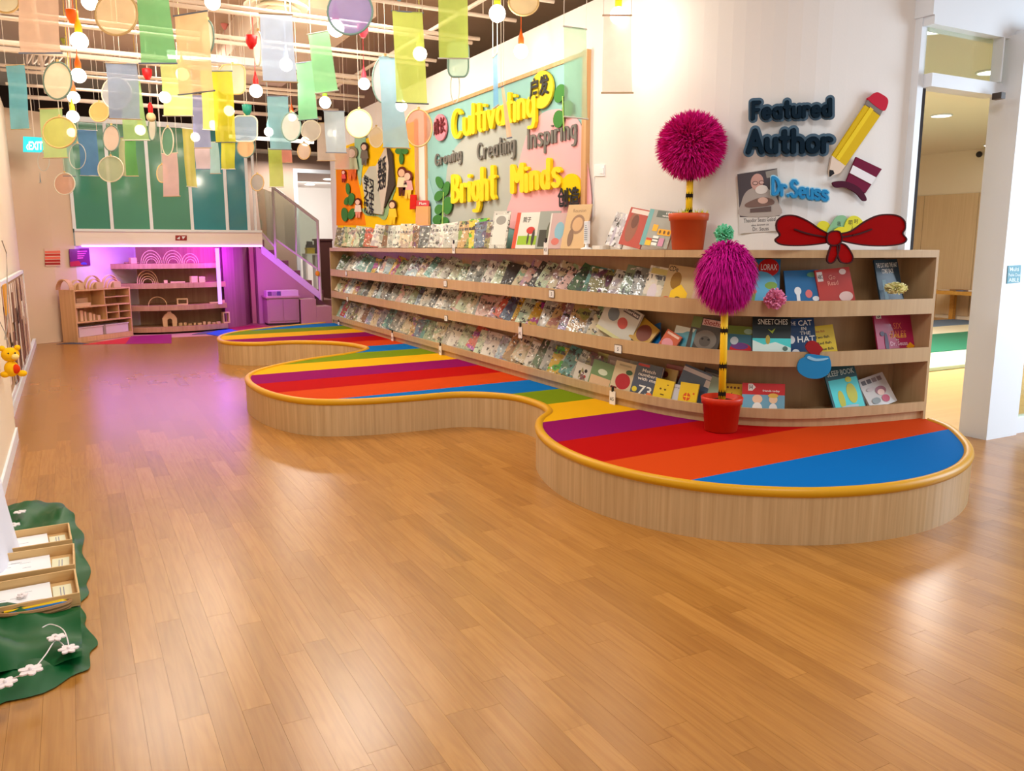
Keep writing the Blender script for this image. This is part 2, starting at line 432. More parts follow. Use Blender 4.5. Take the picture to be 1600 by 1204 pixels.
def word(root, text, p0, p1, h0, h1, r, plane, off, th, mat, halo=None, halo_r=0, gap=.26, jitter=0, pname='letter'):
    """letters of a word between two baseline pixels; one part per letter, an optional backing part"""
    tot = sum(GL[c][1] if c != ' ' else .3 for c in text) + gap * (len(text) - 1); x = 0; hb = MB(); kq = [0]
    for c in text:
        if c == ' ': x += .3 + gap; continue
        strokes, w_ = GL[c]; mb = MB(); dy = R.uniform(-jitter, jitter)
        for st in strokes:
            pp = []
            for (u, v) in st:
                t = (x + u) / tot; h = h0 + (h1 - h0) * t
                pp.append((p0[0] + (p1[0] - p0[0]) * t, p0[1] + (p1[1] - p0[1]) * t - v * h + dy))
            for i in range(len(pp) - 1):
                kq[0] += 1; e_ = .00035 * (kq[0] % 23)
                flat(mb, capsule(pp[i], pp[i + 1], r), plane, off, th + e_)
                if halo: flat(hb, capsule(pp[i], pp[i + 1], r + halo_r, 8), plane, off - .018, .010 + .0003 * (kq[0] % 26))
        world_part(mb, pname, mat, root)
        x += w_ + gap
    if halo: world_part(hb, 'backing', halo, root)
def glyph_mesh(text, font_scale=1, extrude=0.0, bold=0.0, spacing=1.0):
    c = bpy.data.curves.new('lettering', 'FONT'); c.body = text; c.extrude = extrude; c.offset = bold; c.align_x = 'CENTER'; c.space_line = .9; c.space_character = spacing; c.resolution_u = 2
    o = bpy.data.objects.new('lettering', c); COL.objects.link(o)
    dg = bpy.context.evaluated_depsgraph_get(); dg.update()
    me = bpy.data.meshes.new_from_object(o.evaluated_get(dg))
    bpy.data.objects.remove(o); bpy.data.curves.remove(c)
    return me
def text_px(text, box, plane, off, th, mat, parent, name='lettering', bold=.02, slope=0):
    """printed or cut-out text filling a pixel box (x0,y0,x1,y1) on a plane"""
    me = glyph_mesh(text, extrude=.05, bold=bold)
    xs = [v.co.x for v in me.vertices]; ys = [v.co.y for v in me.vertices]
    a, b, c, d = min(xs), max(xs), min(ys), max(ys)
    for v in me.vertices:
        u = (v.co.x - a) / (b - a); t = (v.co.y - c) / (d - c)
        px = box[0] + (box[2] - box[0]) * u; py = box[3] + (box[1] - box[3]) * t + slope * (px - box[0])
        v.co = plane.at(px, py, off + (th if v.co.z > 0 else 0))
    me.materials.append(mat)
    o = bpy.data.objects.new(name, me); COL.objects.link(o)
    o.parent = parent
    o.matrix_parent_inverse = Matrix.LocRotScale(parent.location, parent.rotation_euler, parent.scale).inverted()
    return o
def ordinal(n):
    return ['first', 'second', 'third', 'fourth', 'fifth', 'sixth', 'seventh', 'eighth', 'ninth', 'tenth', 'eleventh', 'twelfth', 'thirteenth', 'fourteenth', 'fifteenth', 'sixteenth', 'seventeenth', 'eighteenth', 'nineteenth', 'twentieth'][n - 1] if n <= 20 else '%d%s' % (n, {1: 'st', 2: 'nd', 3: 'rd'}.get(n % 10, 'th') if n % 100 not in (11, 12, 13) else 'th')
# ================================================================== SETTING
WHITE = M('wall_paint', (234, 231, 227), .75, .2, bump=.05, bscale=60)
WHITE2 = M('trim_paint', (230, 237, 244), .4, .4)
TAUPE = M('corridor_paint', (176, 150, 134), .8, .2)
CEIL = M('ceiling_paint', (192, 168, 146), .9, .1)
DARK = M('plenum_shade', (62, 48, 42), .95, .05)  # dark colour stands for the unlit void above the walls
PIPE = M('painted_steel', (236, 220, 204), .45, .4)
BASE = M('floor_base', (120, 78, 40), .8, .2)
OAK = wood('oak_laminate', (206, 170, 128), (184, 146, 104), 'Z', .45, 1.2)
OAKH = wood('oak_laminate_edge', (208, 172, 130), (190, 152, 112), 'Y', .45, .5)
fl = struct(MB().box(-3, -1.5, -.06, 8.5, 14.6, -.004).obj('floor', BASE))
PLANK = plank_material()
PW, PL = .096, .78
pm = MB().box(.0003, .0004, -.004, PW - .0003, PL - .0004, 0).mesh('plank', PLANK)
spots = []
for i in range(-14, 88):
    x = i * PW; o_ = R.random() * PL
    for j in range(0, 20):
        y = -.2 + o_ + (j - 1) * PL
        spots.append((x, y))
near, rest = [], []
for (x, y) in spots:
    c = Vector((x + PW / 2, y + PL / 2, 0)); vis = False
    if (c - EYE).dot(FW) > .4:
        for yy in (0, .5, 1):
            q = proj((c.x, y + PL * yy, 0))
            if (Vector((c.x, y + PL * yy, 0)) - EYE).dot(FW) > .3 and -40 < q[0] < 1640 and q[1] < 1250: vis = True
    hid = (x > 2.75 and y > 3.2 and x < 4.9) or (x > 3.2 and y > 3.0 and x < 4.6) or x > 5.2 and y > 3.9
    if x > 4.6 and y + PL > 4.0:
        if y < 3.9: rest.append((x, y))
        continue
    if vis and not hid: near.append((c.length, x, y))
    elif c.y < 14.6: rest.append((x, y))
near.sort()
for d, x, y in near[:298]:
    o = bpy.data.objects.new('plank', pm); COL.objects.link(o); o.parent = fl; o.location = (x, y, 0)
allp = rest + [(a, b) for _, a, b in near[298:]]
for nm, lo, hi, mt in (('middle_planks', -9, 6.5, PLANK), ('far_planks', 6.5, 99, plank_material(False))):
    mb = MB()
    for (x, y) in allp:
        if lo <= y < hi:
            g = .0003 if y < 5.5 else 0
            mb.box(x + g, y + g, -.004, x + PW - g, min(4.0 if x > 4.6 else 14.6, y + PL - g), 0)
    o = mb.obj(nm, mt, fl); o['kind'] = 'stuff'

def wall_path(name, pts, z0, z1, th, mat, side=1):
    """vertical wall of even thickness along plan points; thickness goes to the left (side=1) of travel"""
    n = len(pts); off = []
    for i, p in enumerate(pts):
        a = Vector(pts[max(0, i - 1)]); b = Vector(pts[min(n - 1, i + 1)]); d = (b - a).normalized()
        off.append(Vector(p) + Vector((-d.y, d.x)) * th * side)
    mb = MB(); vs = []
    for p, q in zip(pts, off): vs += [(p[0], p[1], z0), (p[0], p[1], z1), (q[0], q[1], z1), (q[0], q[1], z0)]
    fs = [(0, 1, 2, 3), ((n - 1) * 4 + 3, (n - 1) * 4 + 2, (n - 1) * 4 + 1, (n - 1) * 4)]
    for i in range(n - 1):
        a = i * 4; b = a + 4
        fs += [(a, b, b + 1, a + 1), (a + 1, b + 1, b + 2, a + 2), (a + 2, b + 2, b + 3, a + 3), (a + 3, b + 3, b, a)]
    mb.add(vs, fs)
    return mb.obj(name, mat, None, False, True)
# front line of the display shelf in plan
FRONT = [(3.64, 12.9), (3.64, 12), (3.63, 10), (3.63, 8), (3.625, 6.5), (3.63, 5.6), (3.645, 5.2), (3.685, 4.82), (3.76, 4.5), (3.89, 4.22), (4.11, 3.98), (4.44, 3.81), (4.87, 3.715), (5.30, 3.655)]
_fp = spline(FRONT, 12, False)
SEG = [0]
for a, b in zip(_fp, _fp[1:]): SEG.append(SEG[-1] + math.hypot(b[0] - a[0], b[1] - a[1]))
LEN = SEG[-1]
def at(s, off=0.0):
    """point on the shelf front line at length s, moved off metres back into the shelf; and the travel angle"""
    s = max(0, min(LEN - 1e-4, s)); i = 0
    lo, hi = 0, len(SEG) - 2
    while lo < hi:
        m = (lo + hi + 1) // 2
        if SEG[m] <= s: lo = m
        else: hi = m - 1
    a, b = Vector(_fp[lo]), Vector(_fp[lo + 1]); t = (s - SEG[lo]) / (SEG[lo + 1] - SEG[lo]); d = (b - a).normalized()
    # smooth the direction a little
    a2, b2 = Vector(_fp[max(0, lo - 1)]), Vector(_fp[min(len(_fp) - 1, lo + 2)]); d = (b2 - a2).normalized()
    p = a.lerp(b, t)
    return p + Vector((-d.y, d.x)) * off, math.atan2(d.y, d.x)
def s_at(px, z=1.0, off=0.0):
    lo, hi = 0.0, LEN
    for _ in range(50):
        m = (lo + hi) / 2; p, a = at(m, off)
        if proj((p.x, p.y, z))[0] < px: lo = m
        else: hi = m
    return lo
DEPTH = .37
wp = [(4.0, 13.95)] + [tuple(at(s, DEPTH)[0]) for s in [i * LEN / 70 for i in range(5, 71)]] + [(5.36, 4.012)]
wp = [wp[0]] + [p for p in wp[1:] if p[1] < 13.2]
struct(wall_path('wall_right', wp, 0, 3.5, .14, WHITE))
# upper wall above the doorway and curved part (rises to the ceiling)
struct(wall_path('wall_right_upper', [p for p in wp if p[1] < 5.0], 3.5, 4.3, .14, WHITE))
# doorway wall
DW = Plane((6.22, 3.86, 0), (0.04, -1, 0))
struct(MB().box(5.34, 3.88, 3.06, 9.2, 4.04, 4.3).obj('wall_door_side', WHITE2))
d1 = struct(MB().box(5.35, 3.965, 0, 5.41, 4.14, 3.06).obj('door_1', WHITE2))
MB().box(5.41, 3.90, 2.60, 6.23, 4.04, 2.69).obj('lintel', WHITE2, d1)
MB().box(5.36, 3.88, 3.0, 6.40, 4.04, 3.06).obj('header', WHITE2, d1)
MB().box(5.41, 3.98, 0, 5.465, 4.08, 2.60).obj('jamb_lining', M('dark_jamb', (38, 27, 25), .6, .1), d1)
MB().box(6.225, 3.76, 0, 6.29, 3.99, 3.02).obj('jamb', WHITE2, d1)
MB().box(5.41, 3.955, 2.69, 6.225, 3.965, 3.0).obj('pane', glass('clear_glass', (232, 240, 232), .14), d1)
MB().box(6.14, 3.87, 2.69, 6.155, 3.95, 3.0).obj('mullion', WHITE2, d1)
MB().box(6.06, 3.80, 2.555, 6.11, 3.87, 2.60).obj('door_stop', M('dark_metal', (60, 50, 44), .4), d1)
w2 = struct(MB().box(6.29, 3.76, 0, 6.62, 3.90, 3.06).obj('window_1', WHITE2))
MB().box(6.62, 3.79, 0, 9.0, 3.87, .13).obj('sill', WHITE2, w2)
MB().box(6.62, 3.79, 2.9, 9.0, 3.87, 3.06).obj('frame', WHITE2, w2)
MB().box(6.62, 3.82, .13, 9.0, 3.835, 2.9).obj('pane', glass('clear_glass'), w2)
# left wall, far walls
LW = M('left_wall_paint', (240, 228, 206), .75, .2)
struct(MB().box(-.62, 5.5, 0, -.47, 7.35, 3.6).obj('wall_left_near', LW))
struct(wall_path('wall_left', [(-.56, 7.35), (-.66, 14.75)], 0, 3.5, .12, LW))
struct(MB().box(-2.2, 5.5, 0, -.62, 5.62, 3.6).obj('wall_alcove', LW))
struct(MB().box(-2.3, -1.2, 0, -2.2, 5.62, 3.6).obj('wall_alcove_side', LW))
FARP = [(-.70, 14.52), (-.2, 14.78), (.10, 15.02), (1.02, 15.98), (2.46, 16.1), (2.46, 17.0)]
struct(wall_path('wall_far', FARP[:3], 0, 3.5, .1, M('far_paint', (222, 198, 174), .75, .2)))
struct(wall_path('wall_nook', FARP[2:5], 0, 1.5, .1, M('nook_paint', (226, 214, 216), .75, .2)))
struct(MB().box(-.58, 7.36, 0, -.535, 14.5, .10).obj('baseboard_left', WHITE2))
struct(MB().box(-.5, 5.5, 0, -.455, 7.36, .10).obj('baseboard_left_near', WHITE2))
struct(MB().box(3.2, 18.5, 0, 4.52, 18.64, 3.45).obj('wall_corridor', TAUPE))
struct(MB().box(4.52, 18.5, 3.1, 9, 18.64, 3.45).obj('wall_corridor_upper', TAUPE))
struct(MB().box(-.9, 17.6, 0, 3.2, 17.7, 3.45).obj('wall_loft_back', M('loft_paint', (120, 140, 138), .8, .2)))
d2 = struct(MB().box(4.47, 18.44, 0, 4.55, 18.64, 3.16).obj('door_2', WHITE2))
MB().box(4.55, 18.44, 3.08, 7.0, 18.64, 3.16).obj('header', WHITE2, d2)
LITW = M('lit_room_paint', (250, 246, 240), .8, .2)
struct(MB().box(3.0, 26.0, 0, 11.5, 26.1, 3.3).obj('wall_lit_room', LITW))
struct(MB().box(3.0, 18.64, 3.28, 11.5, 26.0, 3.36).obj('ceiling_lit_room', LITW))
area('lit_room_lamp', (6.3, 23.5, 3.2), (6.3, 25.5, 1.0), 1.6, 130, (1, .97, .93))
struct(MB().box(2.4, 14.6, -.05, 11.5, 26.1, -.003).obj('floor_corridor', wood('corridor_floor', (172, 122, 92), (150, 104, 78), 'Y', .4, .3)))
struct(MB().box(-1.2, 14.6, -.06, 2.46, 16.4, -.005).obj('floor_nook', M('nook_vinyl', (206, 160, 132), .35, .4)))
# ceiling
struct(MB().box(-3, -1.5, 4.3, 9.4, 27, 4.4).obj('ceiling', CEIL))
struct(MB().box(-6, 27, 0, 12, 27.2, 4.7).obj('wall_plenum', DARK))  # backdrop coloured dark for the unlit ceiling void
struct(MB().box(-3.0, 17.64, 3.45, 9.5, 17.70, 4.3).obj('wall_plenum_far', DARK))  # dark sheet painting the shade above the far walls
struct(MB().box(-3, 7.2, 3.5, -.6, 10.9, 3.9).obj('ceiling_soffit', M('soffit_paint', (214, 190, 164), .8, .1)))
struct(MB().box(2.05, 9.0, 3.95, 3.15, 13.5, 4.3).obj('ceiling_duct', M('duct_paint', (234, 216, 198), .7, .2)))
# next room seen through the doorway
PALE = wood('pale_wood_panel', (222, 196, 158), (210, 182, 144), 'Z', .5, .8)
struct(MB().box(4.6, 3.2, -.05, 17, 14.5, -.001).obj('floor_next_room', wood('pale_floor', (232, 190, 128), (218, 174, 112), 'X', .35, .3)))
wn = struct(MB().box(16.2, 4.0, 0, 16.35, 14.5, 3.4).obj('wall_next_room', M('next_room_paint', (240, 228, 206), .8, .2)))
for i in range(8):
    MB().box(16.165, 4.4 + i * 1.2, .08, 16.2, 5.59 + i * 1.2, 2.55).obj('panel', PALE, wn)
struct(MB().box(4.4, 14.5, 0, 17, 14.6, 3.4).obj('wall_next_room_side', M('next_room_paint', (240, 228, 206))))
struct(MB().box(4.4, 4.0, 3.4, 17, 14.5, 3.5).obj('ceiling_next_room', M('next_room_ceiling', (240, 230, 212), .8, .2)))
# mats on the next room's floor
MATC = [('green', (44, 122, 92), 7.2, 8.7), ('pale green', (196, 220, 190), 6.25, 7.16), ('cream', (238, 226, 196), 8.74, 9.5), ('grey blue', (110, 134, 164), 9.54, 10.35)]
for nm, c, y0, y1 in MATC:
    o = MB().box(8.4, y0, 0.0, 15.6, y1, .05).obj('play_mat', M('mat_' + nm.replace(' ', '_'), c, .6, .3)); smooth_edges(o, .012)
    tag(o, nm + ' foam play mat strip on the floor of the next room', 'mat', 'play mats of the next room')
t = thing('wooden_bench', 'small yellow-brown wooden table by the panelled wall of the next room', 'table', (15.7, 10.1, 0))
YW = wood('honey_wood', (214, 158, 74), (194, 136, 56), 'X', .4, .5)
world_part(MB().box(15.3, 9.6, .55, 16.1, 10.75, .62), 'tabletop', YW, t)
for x, y in ((15.33, 9.66), (15.33, 10.62), (16.0, 9.66), (16.0, 10.62)): world_part(MB().box(x, y, 0, x + .09, y + .09, .55), 'leg', YW, t)
for i in range(5):
    a = R.uniform(-.5, .5)
    o = MB().box(-.10, -.07, 0, .10, .07, .015 + .01 * (i % 2)).obj('loose_toy', M('toy_%d' % i, [(180, 60, 50), (235, 225, 210), (90, 110, 150), (160, 120, 80), (220, 200, 180)][i], .5))
    o.location = (15.5 + .1 * (i % 2), 9.75 + .19 * i, .62); o.rotation_euler = (0, 0, a)
    tag(o, ['flat red toy', 'flat white toy', 'flat slate blue toy', 'flat brown toy', 'flat cream toy'][i] + ' lying on the low table in the next room', 'toy', 'toys on the low table')
LAMP = M('lamp_glow', (255, 246, 232), .5, emit=7)
for i, (px, py) in enumerate(((1471, 180), (1550, 226), (1458, 46), (1548, 112))):
    p = PZ(px, py, 3.395)
    t = thing('downlight', ['round ceiling downlight in the next room above the doorway middle', 'smaller round downlight deeper in the next room near the jamb', 'ceiling downlight glimpsed through the transom pane at its left', 'ceiling downlight glimpsed low in the transom pane at its right'][i], 'ceiling light', p, 0, 'downlights of the next room')
    MB().lathe([(.13, -.012), (.13, .0)], (0, 0, 0), 20).obj('lens', LAMP, t)
    MB().path(ell(0, 0, .14, .14, 20) and [(a, b, -.006) for a, b in ell(0, 0, .14, .14, 20)], .012, 6, True).obj('trim_ring', WHITE2, t)
p = PY(1508, 241, 11.0)
o = MB().ball((0, 0, 0), .06, 12, 8).obj('dome_camera', M('dark_plastic', (40, 34, 34), .3)); o.location = PZ(1528, 240, 3.36) if False else PX(1530, 241, 16.1)
tag(o, 'small dark dome camera on the next room wall', 'camera')
# ------------------------------------------------------------------ overhead rods, cable tray, diffuser, tube lamp
k = 0
for y, r in ((6.6, .018), (7.3, .018), (8.1, .02), (8.28, .02), (9.25, .02), (9.5, .02), (10.6, .03), (10.95, .03), (11.9, .02), (12.2, .02), (13.2, .02), (14.2, .03)):
    k += 1
    rod = MB().tube((-.55 if y > 7.35 else -.45, y, 3.62), (3.95, y, 3.62), r, 8).obj('ceiling_rail', PIPE)
    tag(rod, 'white painted rail across the ceiling, %s from the camera end' % ordinal(k), 'rail', 'white rails across the ceiling')
    for x in (.2, 2.0, 3.6):
        MB().tube((x, y, 3.62), (x, y, 4.3), .006, 5).obj('drop_rod', PIPE, rod)
for i, x in enumerate((-.1, 3.5)):
    o = MB().tube((x, 6.2, 3.7), (x, 14.2, 3.7), .02, 8).obj('ceiling_rail', PIPE)
    tag(o, ['long white rail running lengthwise near the left wall', 'long white rail running lengthwise near the board wall'][i], 'rail')
for i, (px, py, y, n) in enumerate(((340, 40, 8.0, 6), (55, 150, 12.5, 5))):
    c = PY(px, py, y)
    for j in range(n):
        pts = spline([(c.x + .07 * j, y - 1.2, 3.75 + .02 * j), (c.x + .06 * j - .05, y - .3, 3.72), (c.x + .09 * j, y + .5, 4.0), (c.x + .1 * j, y + 1.4, 4.45)], 5, False)
        o = MB().path(pts, .011, 6).obj('ceiling_cable', PIPE)
        tag(o, 'pale cable drooping from the ceiling, %s of the bundle %s' % (ordinal(j + 1), ['beside the round air diffuser', 'above the exit sign'][i]), 'cable', 'cable bundle %s' % ['by the diffuser', 'above the exit sign'][i])
c = PY(432, 14, 8.6)
t = thing('air_diffuser', 'round white stepped air diffuser hanging from the ceiling', 'diffuser', c)
CR = M('diffuser_white', (246, 238, 216), .4, .4)
MB().lathe([(.12, .06), (.30, .0), (.31, .02), (.14, .10)], (0, 0, 0), 28).obj('outer_cone', CR, t, True)
MB().lathe([(.08, .03), (.22, -.025), (.23, -.01), (.10, .06)], (0, 0, 0), 28).obj('middle_cone', CR, t, True)
MB().lathe([(.0, .0), (.12, -.04), (.13, -.03), (.05, .05)], (0, 0, 0), 28).obj('inner_cone', CR, t, True)
MB().lathe([(.16, .08), (.16, 4.3 - c.z)], (0, 0, 0), 20).obj('duct_neck', CR, t, True)
a, b = PY(262, 88, 10.4), PY(470, 102, 10.4)
t = thing('tube_lamp', 'long white tube lamp glowing between the hanging banners', 'lamp', (a + b) / 2)
world_part(MB().tube(a, (a + b) / 2, .025, 10), 'tube', M('tube_glow', (255, 250, 240), .5, emit=6), t)
world_part(MB().box(a.x, 10.38, a.z - .01, b.x, 10.46, a.z + .07), 'housing', WHITE2, t)
a, b = PY(358, 213, 13.6), PY(490, 222, 13.6)
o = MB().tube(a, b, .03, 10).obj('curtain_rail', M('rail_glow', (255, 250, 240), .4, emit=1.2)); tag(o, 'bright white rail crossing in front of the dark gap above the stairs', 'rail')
for q in (a, b): world_part(MB().tube(q, (q.x, q.y, 4.3), .006, 5), 'drop_rod', PIPE, o)
# ================================================================== PLATFORM
PT = .285
rim_in = [(5.30, 3.62), (5.22, 3.44), (5.07, 3.26), (4.76, 2.98), (4.43, 2.79), (4.06, 2.68), (3.67, 2.67), (3.31, 2.76), (3.03, 2.92), (2.80, 3.14), (2.63, 3.45), (2.55, 3.82), (2.57, 4.22), (2.69, 4.62), (2.86, 4.92), (3.08, 5.16), (3.17, 5.47), (3.12, 5.86), (2.81, 6.15), (2.37, 6.19), (1.95, 6.25), (1.60, 6.45), (1.40, 6.93), (1.36, 7.58), (1.46, 8.06), (1.73, 8.44), (2.21, 8.82), (2.7, 9.06), (3.03, 9.35), (3.11, 9.68), (2.95, 10.20), (2.5, 10.60), (2.02, 10.64), (1.70, 10.98), (1.73, 11.64), (2.07, 12.2), (2.8, 12.68), (3.55, 12.98)]
RIM = spline([(a, b) for a, b in rim_in], 5, False)
BACK = [tuple(at(LEN * i / 60, .12)[0]) for i in range(61)]   # far to near, just under the shelf
OUT = RIM + BACK
plat = thing('curved_platform', 'low wavy wooden platform with yellow edge and rainbow striped top in front of the bookshelf', 'platform', (3.2, 6, 0))
PLATW = wood('platform_laminate', (214, 182, 136), (178, 144, 98), 'Z', .40, .9, strength=.75)
mb = MB(); n = len(RIM)
# side skin, split at sheet joints
cuts = [0, 22, 60, 98, 140, n - 1]
cuts = [c for c in cuts if c < n - 1] + [n - 1]
for a, b in zip(cuts, cuts[1:]):
    mb = MB(); vs = []; fs = []
    for i in range(a, b + 1):
        x, y = RIM[i]
        d = Vector(RIM[min(n - 1, i + 1)]) - Vector(RIM[max(0, i - 1)]); d.normalize(); nx, ny = -d.y, d.x
        vs += [(x, y, 0), (x, y, PT - .02), (x + nx * -.02 * -1, y + ny * .02, PT - .02), (x + nx * .02, y + ny * .02, 0)]
    m = b - a
    for i in range(m):
        p = i * 4; q = p + 4
        fs += [(p, q, q + 1, p + 1), (p + 2, q + 2, q + 3, p + 3)]
    mb.add(vs, fs); world_part(mb, 'side_panel', PLATW, plat, False, True)
# rim nosing
YEL = M('rim_yellow', (206, 150, 12), .4, .3)
world_part(MB().path([(x, y, PT - .014) for x, y in RIM], .03, 12), 'rim', YEL, plat, True, True)
# top: stripes cut by slanted lines Y = c + .055 (X-3)
def clip(poly, c, keep_above):
    out = []; f = lambda p: (p[1] - .055 * (p[0] - 3) - c) * (1 if keep_above else -1)
    for i in range(len(poly)):
        a, b = poly[i], poly[(i + 1) % len(poly)]; fa, fb = f(a), f(b)
        if fa >= 0: out.append(a)
        if (fa >= 0) != (fb >= 0):
            t = fa / (fa - fb); out.append((a[0] + (b[0] - a[0]) * t, a[1] + (b[1] - a[1]) * t))
    return out
SC = [('purple', (128, 4, 82)), ('red', (166, 3, 3)), ('orange', (192, 62, 10)), ('blue', (0, 100, 172)), ('green', (108, 128, 10)), ('yellow', (214, 158, 12))]
def band_tris(c0, c1):
    import mathutils
    from mathutils.geometry import tessellate_polygon
    poly = clip(clip(OUT, c0, True), c1, False)
    if len(poly) < 3: return None
    tris = tessellate_polygon([[Vector((p[0], p[1], 0)) for p in poly]])
    return poly, tris
for kk in range(-4, 17):
    c0 = 4.85 + .535 * kk if kk > -4 else 1.0; c1 = 4.85 + .535 * (kk + 1)
    r_ = band_tris(c0, c1)
    if not r_: continue
    poly, tris = r_
    nm, col = SC[(-1 - kk) % 6]
    mb = MB(); N_ = len(poly)
    fs = []
    for t3 in tris:
        a, b, c = [Vector(poly[i]) for i in t3]
        if (b - a).cross(c - a) < 0: t3 = tuple(reversed(t3))
        fs.append(tuple(t3))
    mb.add([(p[0], p[1], PT) for p in poly], fs)
    o = world_part(mb, 'carpet_stripe', M('stripe_' + nm, col, .85, .06, bump=.08, bscale=400), plat)
    o['label'] = nm + ' stripe'
# ================================================================== DISPLAY SHELF
shelf = thing('display_shelf', 'long oak bookshelf with four ledges curving along the wall behind the platform', 'bookshelf', (3.9, 8, PT))
def ribbon(o0, o1, z0, z1, s0=0.0, s1=None, n=110):
    s1 = LEN if s1 is None else s1; mb = MB(); vs = []; fs = []
    for i in range(n + 1):
        s = s0 + (s1 - s0) * i / n; a, _ = at(s, o0); b, _ = at(s, o1)
        vs += [(a.x, a.y, z0), (a.x, a.y, z1), (b.x, b.y, z1), (b.x, b.y, z0)]
    for i in range(n):
        p = i * 4; q = p + 4
        fs += [(p, p + 1, q + 1, q), (p + 1, p + 2, q + 2, q + 1), (p + 2, p + 3, q + 3, q + 2), (p + 3, p, q, q + 3)]
    fs += [(0, 3, 2, 1), (n * 4, n * 4 + 1, n * 4 + 2, n * 4 + 3)]
    return mb.add(vs, fs)
SW = wood('shelf_laminate', (198, 166, 122), (184, 151, 108), 'Z', .5, .6)
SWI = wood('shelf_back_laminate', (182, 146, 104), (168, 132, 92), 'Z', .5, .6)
TOPZ = 1.472
tb = [0, 1.25, 4.2, 6.9, 8.25, LEN]
for a, b in zip(tb, tb[1:]):
    world_part(ribbon(0, DEPTH - .005, TOPZ - .05, TOPZ, a + .0015, b - .0015, 40), 'top_board', SW, shelf, False, True)
LEDGE = [1.035, .70, .345]
LIPH = [.105, .10, .065]
for z, h in zip(LEDGE, LIPH):
    world_part(ribbon(.02, .32, z, z + .02, .02, LEN - .02), 'ledge', SW, shelf, False, True)
    world_part(ribbon(0, .02, z, z + h, 0, LEN - .022), 'ledge_lip', SW, shelf, False, True)
world_part(ribbon(.025, .32, PT, .345, .0, LEN - .022), 'plinth', SW, shelf, False, True)
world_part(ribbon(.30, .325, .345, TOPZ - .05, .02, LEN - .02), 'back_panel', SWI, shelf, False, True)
for s in (0, LEN - .022):
    p, a = at(s + .011, 0); q, _ = at(s + .011, DEPTH - .01)
    d = Vector((math.cos(a), math.sin(a))) * .011
    world_part(MB().prism([tuple(p - d), tuple(p + d), tuple(q + d), tuple(q - d)], PT, TOPZ - .05 if s == 0 else TOPZ), 'end_panel', SW, shelf, False, True)
# ================================================================== BOOKS
COVER = cover_material()
PAGES = M('page_paper', (236, 226, 204), .8, .2)
TPL = {}
def book_mesh(w_, h, t):
    k = (w_, h, t)
    if k not in TPL:
        c = .0022
        cv = MB().box(-w_ / 2, -t / 2, 0, w_ / 2, -t / 2 + c, h).box(-w_ / 2, t / 2 - c, 0, w_ / 2, t / 2, h).box(-w_ / 2, -t / 2 + c, 0, -w_ / 2 + c, t / 2 - c, h).mesh('picture_book', COVER)
        pg = MB().box(-w_ / 2 + c, -t / 2 + c, .004, w_ / 2 - .004, t / 2 - c, h - .004).mesh('page_block', PAGES)
        TPL[k] = (cv, pg)
    return TPL[k]
def put_book(w_, h, t, s, off, z, yaw, lean, roll, rgb, label, group, name='picture_book'):
    cv, pg = book_mesh(w_, h, t)
    o = bpy.data.objects.new(name, cv); COL.objects.link(o)
    c = bpy.data.objects.new('page_block', pg); COL.objects.link(c); c.parent = o
    p, a = at(s, off)
    dz = w_ / 2 * abs(math.sin(math.radians(roll))) + t / 2 * abs(math.sin(math.radians(lean))) + .001
    o.matrix_world = Matrix.Translation((p.x, p.y, z + dz)) @ Matrix.Rotation(a + math.radians(yaw), 4, 'Z') @ Matrix.Rotation(-math.radians(lean), 4, 'X') @ Matrix.Rotation(math.radians(roll), 4, 'Y')
    o.color = lin(rgb)
    tag(o, label, 'book', group)
    return o
PAL = [('silver grey', (140, 146, 140)), ('pale grey', (176, 176, 168)), ('cream', (204, 190, 158)), ('sage green', (140, 160, 130)), ('pale green', (190, 206, 176)), ('slate blue', (96, 116, 140)),
       ('pale blue', (166, 190, 204)), ('charcoal', (64, 62, 62)), ('tan', (196, 160, 108)), ('mustard', (206, 168, 56)), ('coral red', (204, 92, 74)), ('olive', (136, 130, 78)), ('white', (214, 210, 200)),
       ('dusty pink', (212, 172, 164)), ('teal', (88, 146, 142)), ('brown', (128, 88, 58)), ('lemon yellow', (236, 214, 80)), ('lilac', (176, 160, 206)), ('deep green', (60, 96, 62)), ('crimson', (168, 40, 44))]
WT = [7, 8, 8, 5, 5, 4, 5, 4, 5, 2, 2, 3, 8, 4, 4, 3, 1.5, 1, 2, 1]
SIZES = [(.22, .26, .012), (.24, .29, .010), (.26, .28, .014), (.22, .27, .020), (.19, .25, .010), (.28, .27, .010)]
TOPSZ = [(.24, .28, .012), (.26, .30, .012), (.22, .31, .016), (.28, .27, .014)]
def row(n_from, n_to, pitch, off, z, yaw, lean, roll, rowname, group, sizes=SIZES, pal=None, hmax=.3):
    items = []; s = n_from; k = 0; gr = 0.0
    while s < n_to:
        items.append((s, gr)); k += 1
        s += pitch * R.uniform(.72, 1.08)
        if R.random() < .22: s += pitch * .45; gr = R.uniform(-9, 9)
    for i, (s, gr) in enumerate(items):
        nm, c = R.choices(PAL, WT)[0] if pal is None else pal(s)
        w_, h, t = R.choice(sizes)
        put_book(w_, h, t, s, off + R.uniform(-.012, .012), z, yaw + R.uniform(-9, 9), lean + R.uniform(-4, 5), roll + gr + R.uniform(-4, 4), c,
                 '%s picture book in clear sleeve, %s from the stair end %s' % (nm, ordinal(i + 1), rowname), group)
purple_lit = lambda s: (('lilac', (176, 160, 206)) if s < 1.7 and R.random() < .6 else R.choices(PAL, WT)[0])  # purple light put into the cover colour of books at the stair end
row(.12, s_at(762, TOPZ) - .1, .235, .14, TOPZ, 38, 17, 6, 'along the shelf top', 'books on the shelf top', sizes=TOPSZ)
